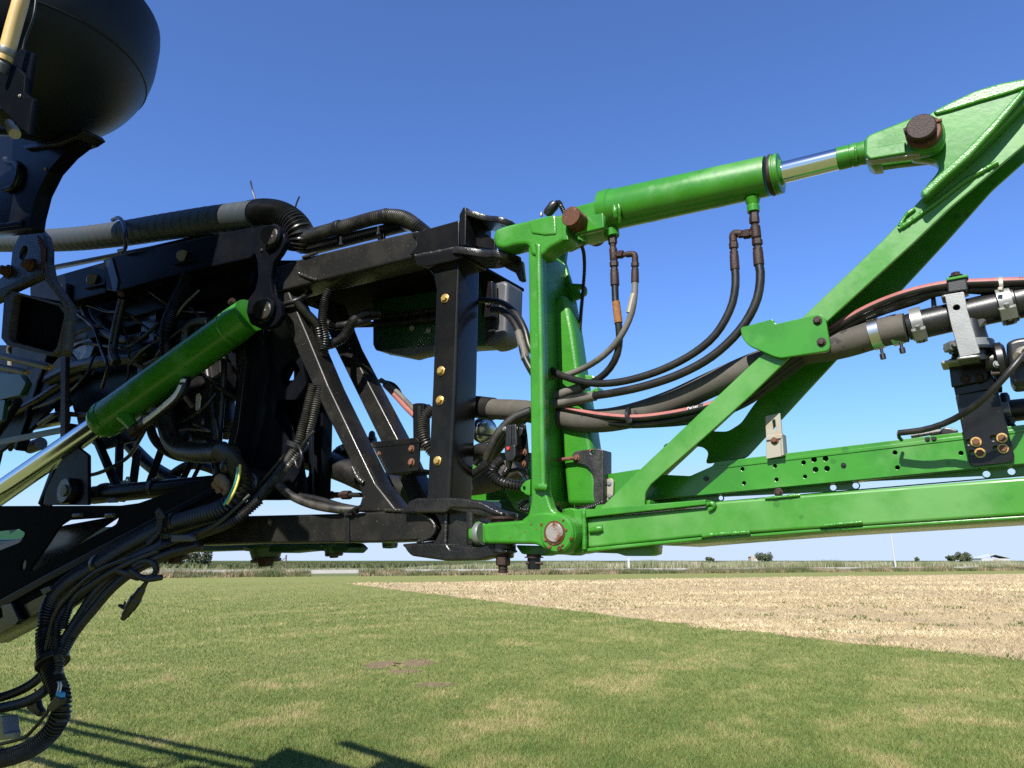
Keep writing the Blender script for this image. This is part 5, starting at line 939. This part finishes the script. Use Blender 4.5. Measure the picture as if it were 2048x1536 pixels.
hs = [('thick dark hose hooking round under the lift cylinder', [(335, 720, -.05), (330, 800, -.05), (336, 860, -.05), (355, 895, -.04), (395, 906, -.02), (440, 905, .0), (462, 912, .02)], 19, 'rubber'), ('rubber hose sagging across the valve bank', [(100, 760, -.1), (150, 735, -.1), (210, 722, -.1), (270, 715, -.1), (300, 700, -.1)], 13, 'rubber'), ('black hose crossing behind the chrome rod', [(-20, 850, -.15), (60, 810, -.15), (130, 765, -.15), (170, 745, -.15)], 9, 'rubber'), ('dark hose curling beside the valve caps', [(300, 830, -.1), (305, 870, -.1), (330, 900, -.12), (370, 915, -.15), (420, 905, -.2)], 9, 'rubber'), ('vertical hose left of the large side plate', [(395, 640, -.1), (412, 720, -.1), (424, 800, -.1), (430, 870, -.1), (432, 900, -.1)], 8, 'rubber'), ('thin hose left of the stiffened plate', [(446, 640, -.08), (448, 740, -.08), (440, 860, -.08), (434, 960, -.06)], 6, 'rubber'), ('dark hose arc far behind the canister', [(250, 880, -.35), (300, 930, -.35), (350, 960, -.35), (420, 985, -.35)], 14, 'rubber'), ('thin dark hose arc above the canister', [(330, 960, -.35), (380, 930, -.35), (430, 940, -.35), (460, 965, -.35)], 10, 'rubber'),
      ('thin grey cable beside the open tube', [(132, 700, -.05), (150, 670, -.05), (180, 655, -.05), (200, 652, -.05)], 3.5, 'rubber_grey'), ('black hose joint crossing the white-lined hose', [(165, 600, -.08), (180, 640, -.08), (215, 668, -.07), (250, 680, -.07), (290, 672, -.07)], 9, 'rubber'), ('dark wire arching over the brown flat strap', [(40, 800, -.2), (46, 830, -.2), (40, 870, -.2), (20, 900, -.2)], 4, 'rubber')]
for lb, q, rp, m in hs: thing('machine_hose', lb, 'hose', tube_mesh(q, rp, seg=14), m, smooth=50)
thing('machine_conduit', 'fat ribbed conduit dropping behind the lift cylinder', 'conduit', tube_mesh([(378, 548, .0), (365, 580, .0), (346, 620, .0), (333, 660, -.01), (334, 700, -.02), (336, 740, -.03)], 14, rib=.3, pitch=.007, seg=18), 'conduit', smooth=60)
thing('machine_conduit', 'ribbed conduit lying between link arm and wrapped hose', 'conduit', tube_mesh([(395, 478, -.05), (430, 466, -.05), (470, 456, -.05), (505, 450, -.06)], 10, rib=.3, pitch=.007, seg=18), 'conduit', smooth=60)
thing('tan_pipe', 'pale tan pipe end far behind the struts', 'pipe', lathe_mesh(P(60, 895, -.4), P(100, 880, -.4), [(0, .035), (.12, .035)], 20), 'conduit_dusty')
for lb, pts, off, t in (('broad dark plate behind the brass rods', [(-80, 690), (120, 690), (165, 770), (110, 800), (60, 860), (30, 880), (-80, 930)], -.18, .02), ('wide dark brace crossing under the square tube', [(130, 700), (175, 735), (60, 860), (-80, 960), (-80, 880), (40, 800)], -.15, .02), ('dark upright panel between square tube and valve bank', [(100, 600), (160, 590), (190, 700), (150, 800), (110, 830), (96, 720)], -.19, .02), ('dark gusset behind the gland of the lift cylinder', [(150, 820), (240, 790), (300, 800), (270, 880), (200, 900), (160, 870)], -.19, .02), ('narrow dark panel behind the thick hooked hose', [(300, 760), (400, 740), (440, 860), (400, 900), (340, 880), (310, 830)], -.19, .02), ('dark panel behind the pivot link', [(400, 520), (600, 520), (600, 700), (560, 780), (470, 800), (420, 700)], -.16, .02), ('lower dark web behind the twin conduits', [(470, 760), (600, 760), (596, 860), (540, 900), (560, 1000), (440, 1000), (470, 900)], -.14, .02)):
    thing('dark_panel', lb, 'panel', plate_mesh(pts, off, t, .01, .003), 'black_blue')
for k in range(22):                                               # thin hoses and wires threading the dark machinery
    x0, y0 = random.uniform(130, 470), random.uniform(580, 900); n_ = random.randint(3, 5); a_ = random.uniform(-1.9, 1.9); q = [(x0, y0, -.04)]
    for j in range(n_):
        a_ += random.uniform(-.7, .7); q.append((q[-1][0] + 42 * math.sin(a_), q[-1][1] + 42 * math.cos(a_), -.04 + random.uniform(-.06, .03)))
    q = [(min(480, max(20, x)), min(985, max(570, y)), o_) for x, y, o_ in q]
    thing('loose_wire', 'thin dark hose or wire in the tangle behind the lift cylinder', 'wire', tube_mesh(q, random.uniform(2.2, 5), seg=8), random.choice(['rubber', 'rubber', 'conduit', 'rubber_grey']), 'wires tangled behind the lift cylinder', 50)
# canister with silver clips
CN = root('canister', 'black cylindrical canister with pale label above the truss arm', 'canister', P(290, 1005, -.02))
lathe('shell', CN, 'black_blue', (180, 991, -.02), (420, 968, -.02), [(0, 12), (.01, 16), (.04, 18), (1, 17)], 28)
for px in (207, 309): lathe('strap', CN, 'rubber', (px, 988.5 - (px - 180) * .096, -.02), (px + 7, 988 - (px - 173) * .096, -.02), [(0, 19.5), (1, 19.5)], 28)
plate('label', CN, 'plastic_grey', [(212, 997), (228, 995), (236, 1005), (216, 1006)], .012, .003, .001, .0005)
for px in (248, 350):
    c = root('mount_clip', 'bright steel clip on the canister end nearer the rod' if px == 248 else 'bright steel clip on the canister near the ribbed harness', 'clip', P(px, 968, -.04))
    plate('clip_ear', c, 'steel', [(px - 10, 972), (px - 8, 962), (px + 2, 960), (px + 4, 953), (px + 10, 953), (px + 11, 970)], -.03, .004, .003, .001, [(px + 5, 960, 2.5)])
    plate('clip_foot', c, 'steel', [(px - 10, 969), (px + 11, 967), (px + 11, 971), (px - 10, 973)], -.028, .02, .001, .001)
# truss arm plate in front, with its cut-outs
TA = root('truss_arm', 'wide black fabricated arm with cut-outs carrying the harness', 'arm', P(150, 1200, .1))
tp = plate('arm_plate', TA, 'black_matte', [(-40, 1012), (240, 1011), (276, 1006), (390, 966), (436, 944), (470, 955), (476, 985), (440, 1010), (250, 1112), (70, 1200), (-40, 1262)], .10, .012, .006, .003,
    [[(136, 1040), (238, 1033), (232, 1048), (150, 1092), (66, 1142), (58, 1140), (96, 1086), (118, 1052)], [(-20, 1064), (36, 1058), (50, 1066), (40, 1084), (-20, 1108)], (46, 1130, 11)])
plate('arm_rib', TA, 'black_blue', [(-40, 1222), (90, 1150), (250, 1066), (430, 972), (440, 980), (250, 1082), (90, 1166), (-40, 1240)], .112, .014, .003, .003)
plate('arm_flange', TA, 'black', [(-40, 1258), (70, 1196), (250, 1108), (430, 1008), (440, 1014), (250, 1124), (70, 1230), (-40, 1290)], .10, .11, .004, .004)
plate('arm_rear', TA, 'black', [(-40, 1100), (130, 1050), (240, 1030), (150, 1092), (66, 1144), (-40, 1200)], .0, .01, .004, .002)
for px in (158, 222): weld(tp, 'black_weld', [(px - 10, 1031, .102), (px, 1030, .104), (px + 10, 1030, .102)], 4)
pin('arm_boss', TA, 'black_cast', 126, 981, .07, 26, .05, .1, 28); pin('boss_cap', TA, 'gold_rod', 126, 981, .076, 12, .02, .1, 24)
plate('boss_plate', TA, 'black_blue', [(86, 1010), (90, 985), (118, 925), (150, 890), (176, 910), (176, 1010)], .04, .014, .01, .003)
md = root('mud_cake', 'crumbly brown mud caked beside the ribbed harness', 'mud', P(445, 975, .1)); tube('mud_lump', md, 'mud', [(438, 958, .112), (448, 966, .118), (455, 978, .115), (452, 988, .112)], 10, step=.005, jit=.3); tube('mud_lump', md, 'mud', [(430, 968, .108), (438, 976, .112), (440, 986, .11)], 7, step=.005, jit=.35)
wd2 = plate('sensor_clip', TA, 'plastic', [(2, 1212), (22, 1206), (38, 1240), (30, 1250), (8, 1250)], .125, .02, .004, .003)
# open square tube with lifting lug
SQ = root('tube_bracket', 'scuffed black lifting lug over an open square tube', 'bracket', P(70, 740, .3))
sqo = [(8, 592), (22, 581), (122, 607), (133, 624), (117, 700), (103, 712), (14, 691), (2, 676)]
me = plate_mesh(sqo, .30, .03, .004, .002, [[(27, 592), (36, 589), (116, 611), (129, 628), (114, 694), (104, 705), (24, 684), (16, 676)]]); link('square_tube', me, SQ, 'dusty_sunlit_edge')
bar('tube_shade_panel', SQ, 'hollow_shade', (22, 632, .262), (124, 656, .262), .01, .2)  # black panel added to paint the dark of the tube's hollow
lg = plate('lug_plate', SQ, 'lug_black', [(-30, 580), (20, 540), (24, 500), (40, 466), (56, 452), (74, 454), (88, 470), (94, 492), (94, 530), (86, 546), (40, 566), (-30, 600)], .30, .03, .008, .004, [(47, 505, 15)])
plate('lug_edge', SQ, 'rust', [(74, 470), (84, 480), (90, 500), (90, 528), (82, 540), (80, 500), (76, 480)], .303, .01, .003, .002)
plate('fold_left', SQ, 'dusty_sunlit_edge', [(-30, 590), (86, 538), (88, 548), (20, 580), (8, 592), (-30, 610)], .305, .035, .003, .003)
plate('fold_right', SQ, 'dusty_sunlit_edge', [(86, 520), (95, 528), (100, 556), (138, 612), (137, 640), (130, 700), (122, 712), (130, 630), (124, 608), (90, 562)], .303, .03, .003, .003)
for px, py in ((15, 543), (60, 530)): bolt(lg, 'rust', px, py, .302, 14, stick=1.5)
bolt(lg, 'rust', 104, 540, .18, 9)
plate('rust_bar', SQ, 'rust_dark', [(122, 568), (132, 566), (130, 880), (120, 880)], .02, .02, .002, .002)
for lb, a, b, rp in (('longer dull brass rod below the open square tube', (-60, 696, .22), (100, 734, .22), 7.5), ('shorter dull brass rod tucked below the longer one', (-60, 722, .20), (53, 744, .20), 6.5)):
    r_ = root('brass_rod', lb, 'rod', P(b[0], b[1], b[2]), 'brass rods below the square tube'); lathe('shaft', r_, 'gold_rod', a, b, [(0, rp), (.95, rp), (1, rp * .9)], 16); lathe('tip', r_, 'zinc', (b[0] - 1, b[1] - .3, b[2]), (b[0] + 3, b[1] + .7, b[2]), [(0, rp * .9), (1, rp * .6)], 16)
thing('flat_strap', 'brownish flat strap crossing behind the chrome rod', 'strap', box_mesh(P(-30, 890, -.05), P(135, 858, -.05), .006, .03, None, .002), 'gold_rod')
GB = root('green_bracket', 'shaded green bracket glimpsed below the brass rods', 'bracket', P(30, 830, -.3)); plate('bracket_web', GB, 'shaded_green', [(-40, 744), (40, 748), (52, 766), (40, 790), (-40, 810)], .05, .03, .01, .003); plate('bracket_rib', GB, 'shaded_green', [(-20, 800), (10, 800), (4, 840), (-20, 850)], .05, .02, .003, .002)
# tank, saddle, tan hose
TK = root('solution_tank', 'big smooth round-bottomed black tank above the hoses', 'tank', P(80, 290, .1))
tc_ = P(80, 60, .60); kt = mpp(tc_); R = 214 * kt; tb = tc_ - VZ * R; ctr = tb
pr_ = [(1 - math.cos(a * math.pi / 24), max(.01, math.sin(a * math.pi / 24) ** .92)) for a in range(13)] + [(1.2, 1.0), (1.27, .93), (1.3, .4)]
def tank_mesh():
    rows = []; n = 64
    P_ = catmull([Vector((r, z, 0)) for z, r in pr_], .03)
    V = []; F = []
    for p in P_:
        for j in range(n):
            a = 2 * math.pi * j / n; V.append(ctr + UX * (math.cos(a) * p.x * R) + NN * (math.sin(a) * p.x * R * 1.0) + VZ * (p.y * R))
    for i in range(len(P_) - 1):
        for j in range(n): k = (j + 1) % n; F.append([i * n + j, i * n + k, (i + 1) * n + k, (i + 1) * n + j])
    return mesh_from(V, F)
link('tank_shell', tank_mesh(), TK, 'poly_black', 60)
q = [ctr + UX * (math.cos(a_ * .131) * R * .935) + NN * (math.sin(a_ * .131) * R * .935) + VZ * (R * .635) for a_ in range(49)]
tube('mould_seam', TK, 'poly_black', q, r=.004, seg=6, world=True)
SD = root('tank_saddle', 'curved dark steel saddle leg under the black tank', 'saddle', P(40, 480, .1))
plate('saddle_leg', SD, 'black_blue', [(-60, 262), (60, 270), (120, 270), (152, 266), (156, 284), (128, 306), (98, 340), (76, 384), (64, 430), (60, 456), (-60, 470)], .48, .05, .004, .003)
plate('saddle_pad', SD, 'rubber', [(40, 292), (110, 278), (160, 254), (166, 262), (150, 274), (112, 288), (50, 298)], .495, .08, .004, .003)
bar('saddle_foot', SD, 'black_blue', (-60, 466, .455), (60, 452, .455), .06, .02)
tube('saddle_cable', SD, 'rubber', [(10, 380, .49), (30, 370, .49), (38, 340, .49), (30, 325, .49), (10, 318, .49)], 5)
pin('saddle_bolt', SD, 'steel_plate', 88, 337, .485, 3.5, .006, .3, 10)
BR = root('tank_bracket', 'folded dark steel bracket at the side of the tank', 'bracket', P(40, 270, .9))
plate('bracket_face', BR, 'black_blue', [(-40, 140), (20, 120), (50, 150), (48, 186), (66, 196), (56, 268), (30, 246), (0, 215), (-40, 200)], .97, .012, .005, .003)
plate('bracket_tab', BR, 'black_blue', [(12, 128), (40, 96), (66, 106), (54, 186), (30, 168)], .95, .01, .004, .002)
bolt(BR, 'steel_plate', 40, 192, .972, 4); lathe('hose_stub', BR, 'steel_plate', (18, 246, .88), (30, 268, .88), [(0, 8), (.5, 8), (.55, 11), (1, 11)], 12); lathe('hose_stub', BR, 'rubber', (-20, 262, .88), (26, 264, .88), [(0, 9), (1, 9)], 12)
TH = root('tan_hose', 'translucent tan hose with steel clamp in front of the tank', 'hose', P(10, 125, .99))
tube('hose_body', TH, 'tan_hose', [(52, -50, .99), (42, 0, .99), (28, 50, .99), (16, 95, .99), (8, 122, .99)], 14.5, seg=20)
lathe('clamp_band', TH, 'steel', (16, 97, .99), (11, 111, .99), [(0, 15.3), (.1, 16), (.9, 16), (1, 15.3)], 24); lathe('clamp_screw', TH, 'steel', (-2, 104, .99), (14, 108, .99), [(0, 4), (1, 4)], 10); lathe('barb', TH, 'plastic_grey', (8, 122, .99), (0, 146, .99), [(0, 10), (.3, 14), (1, 12)], 18)
tube('tank_seam', TH, 'poly_black', [(74, -30, .93), (68, 30, .93), (50, 80, .93), (40, 122, .93), (24, 128, .93)], 2.5)

# ================================================================ wiring harness at the lower left
HN = root('wiring_harness', 'bundle of ribbed black conduits drooping past the truss arm', 'harness', P(100, 1500, .2))
W1 = [(440, 905, .06), (462, 920, .08), (478, 945, .09), (482, 972, .10), (470, 998, .12), (440, 1020, .13), (390, 1036, .14), (330, 1056, .15), (260, 1092, .16), (195, 1132, .17), (140, 1165, .18), (108, 1200, .18), (92, 1250, .18), (92, 1300, .19), (104, 1345, .2), (120, 1385, .2), (122, 1425, .2), (100, 1466, .2), (60, 1498, .2), (0, 1518, .2), (-60, 1524, .2)]
tube('main_conduit', HN, 'conduit', W1, 18, rib=.3, pitch=.0125, seg=20)
wires = [([(480, 930, .135), (478, 955, .14), (468, 985, .15), (454, 1008, .155)], 'yellow_wire'), ([(476, 934, .135), (472, 960, .14), (460, 990, .15), (448, 1010, .155)], 'teal_wire')]
for q, m in wires: tube('bare_wire', HN, m, q, 2.6)
side = [([(520, 1000, .08), (470, 1040, .12), (400, 1068, .15), (320, 1098, .17), (250, 1135, .18), (195, 1180, .18), (160, 1230, .18), (125, 1285, .18), (100, 1330, .19), (60, 1370, .19), (0, 1395, .19), (-60, 1402, .19)], 9.5), ([(330, 1085, .17), (260, 1120, .18), (200, 1160, .19), (150, 1200, .19), (118, 1240, .2), (112, 1290, .2), (118, 1330, .2), (100, 1370, .2), (60, 1400, .2), (0, 1416, .2), (-60, 1420, .2)], 10.5), ([(400, 1090, .16), (330, 1110, .18), (270, 1140, .19), (225, 1175, .2), (190, 1215, .2), (150, 1265, .2), (125, 1310, .21)], 10), ([(320, 1100, .19), (250, 1130, .2), (190, 1165, .2), (150, 1195, .2), (132, 1235, .2), (128, 1258, .2)], 8), ([(330, 1040, .18), (318, 1022, .18), (322, 1040, .185), (318, 1065, .185), (300, 1085, .185)], 8)]
for q, rp in side: tube('side_conduit', HN, 'conduit', q, rp, rib=.3, pitch=.009, seg=14)
tube('overlay_wire', HN, 'rubber', [(500, 990, .10), (430, 1050, .16), (350, 1085, .19), (280, 1110, .2), (200, 1140, .21), (150, 1180, .215), (110, 1230, .215), (92, 1300, .215)], 4)
tube('thin_cable', HN, 'rubber', [(78, 1300, .2), (80, 1340, .21), (92, 1370, .21)], 4); tube('thin_cable', HN, 'rubber', [(98, 1420, .24), (70, 1455, .24), (40, 1478, .24), (-40, 1496, .24)], 3.5)
for a, b, rp in (((346, 1046, .15), (356, 1042, .15), 19.5), ((196, 1130, .17), (206, 1124, .17), 19.5), ((104, 1318, .195), (106, 1328, .196), 30), ((456, 938, .09), (466, 930, .09), 18.6)): lathe('tape_band', HN, 'plastic', a, b, [(0, rp), (.1, rp * 1.04), (.9, rp * 1.04), (1, rp)], 22)
plate('corner_clip', HN, 'plastic', [(80, 1180), (98, 1172), (104, 1180), (86, 1190)], .22, .02, .003, .002)
gc = root('grey_connector', 'light grey two-pin connector on the harness run', 'connector', P(350, 1082, .2)); plate('shell', gc, 'plastic_grey', [(342, 1070), (378, 1070), (381, 1074), (380, 1082), (342, 1084)], .205, .02, .003, .003); plate('latch', gc, 'plastic', [(326, 1068), (342, 1068), (343, 1076), (327, 1078)], .203, .018, .002, .002)
lc = root('loop_plug', 'looped conduit with dangling black plug silhouetted on the lawn', 'plug', P(260, 1240, .2))
tube('loop', lc, 'conduit', [(230, 1140, .2), (262, 1150, .21), (295, 1156, .22), (310, 1148, .22), (312, 1134, .21), (300, 1124, .2), (282, 1124, .2), (268, 1132, .2)], 6.5, rib=.3, pitch=.006)
tube('loop_end', lc, 'conduit', [(262, 1142, .22), (290, 1158, .225), (322, 1155, .225)], 6, rib=.3, pitch=.006); plate('loop_clip', lc, 'plastic', [(262, 1148), (274, 1152), (272, 1162), (260, 1158)], .215, .012, .002, .002)
lathe('plug_body', lc, 'plastic', (293, 1164, .22), (246, 1238, .22), [(0, 4), (.18, 6), (.2, 8), (.42, 10), (.44, 12), (.7, 11), (.72, 9), (.9, 8), (.92, 6), (1, 5)], 12); plate('plug_latch', lc, 'plastic', [(236, 1208), (250, 1214), (246, 1220), (235, 1213)], .225, .012, .002, .002); tube('plug_eye', lc, 'plastic', [(247, 1212, .22), (247, 1203, .22), (252, 1204, .22), (252, 1214, .22)], 1.5)
bc2 = root('blue_connector', 'black plug with blue seal and white wires on the hanging harness', 'connector', P(100, 1420, .24)); plate('plug_body', bc2, 'plastic', [(110, 1392), (122, 1397), (120, 1408), (104, 1424), (92, 1420), (94, 1412)], .245, .02, .003, .003); plate('seal', bc2, 'blue', [(112, 1382), (123, 1386), (122, 1396), (110, 1392)], .243, .014, .002, .002)
for k in (0, 5): tube('lead', bc2, 'label_white', [(115 + k, 1384, .24), (118 + k, 1372, .24), (116 + k, 1364, .23)], 1.4)
fc = root('fuse_clip', 'small black clip with red wire beneath the hanging conduits', 'clip', P(68, 1425, .2)); plate('clip_body', fc, 'plastic', [(56, 1398), (70, 1390), (74, 1412), (82, 1424), (76, 1434), (64, 1426), (52, 1418)], .2, .02, .003, .003); tube('red_lead', fc, 'red', [(70, 1378, .21), (72, 1386, .21), (70, 1394, .21)], 1.6)
nb = root('light_bar', 'pale aluminium block below the hanging harness loops', 'block', P(2, 1480, .3)); plate('block', nb, 'steel', [(-60, 1440), (4, 1434), (7, 1466), (10, 1468), (8, 1480), (-60, 1484)], .3, .05, .003, .002)

# ================================================================ out of frame, left and above: boxes added to throw shade, and the boom continued
MB = root('shade_boxes', 'unseen dark boxes added to shade the machinery on the left', 'blocker', Vector((-2.8, 1.6, 0)))
def obox(o, n_, u0, u1, n0, n1, z0, z1, m, b=.03):
    c = Vector((0, 1.9, 0)); A1 = c + UX * u0 + NN * ((n0 + n1) / 2) + VZ * ((z0 + z1) / 2); B1 = c + UX * u1 + NN * ((n0 + n1) / 2) + VZ * ((z0 + z1) / 2)
    return link(n_, box_mesh(A1, B1, n1 - n0, z1 - z0, NN, b), o, m)
obox(MB, 'upper_shade_box', -3.3, -.80, 1.12, 2.2, 2.55, 3.48, 'poly_black', .12)
obox(MB, 'inner_shade_box', -3.3, -1.9, .75, 1.1, 2.3, 3.35, 'poly_black', .06)
obox(MB, 'lower_shade_box', -3.5, -1.75, 1.0, 2.0, .9, 2.54, 'poly_black', .08)
for n_ in (1.3, 1.8): obox(MB, 'shade_box_panel', -1.745, -1.735, n_ - .18, n_ + .18, 1.3, 2.2, 'plastic', .01)
TR = root('boom_truss', 'black lattice boom continuing beyond the tank', 'truss', Vector((-5, 5.1, 0)))
for n_, z_ in ((-.05, 1.68), (-.35, 1.68), (-.05, 2.36), (-.3, 2.32)): obox(TR, 'chord', -9.5, -2.95, n_ - .03, n_ + .03, z_ - .03, z_ + .03, 'black', .01)
for k in range(8):
    u_ = -9.3 + k * .8; c = Vector((0, 1.9, 0)); link('lattice', box_mesh(c + UX * u_ + NN * -.05 + VZ * 1.68, c + UX * (u_ + (.8 if k % 2 else .4)) + NN * -.05 + VZ * 2.36, .04, .04, NN, .01), TR, 'black')
    if k % 3 == 0: obox(TR, 'upright', u_ - .03, u_ + .03, -.08, -.02, 1.73, 2.31, 'black', .01)
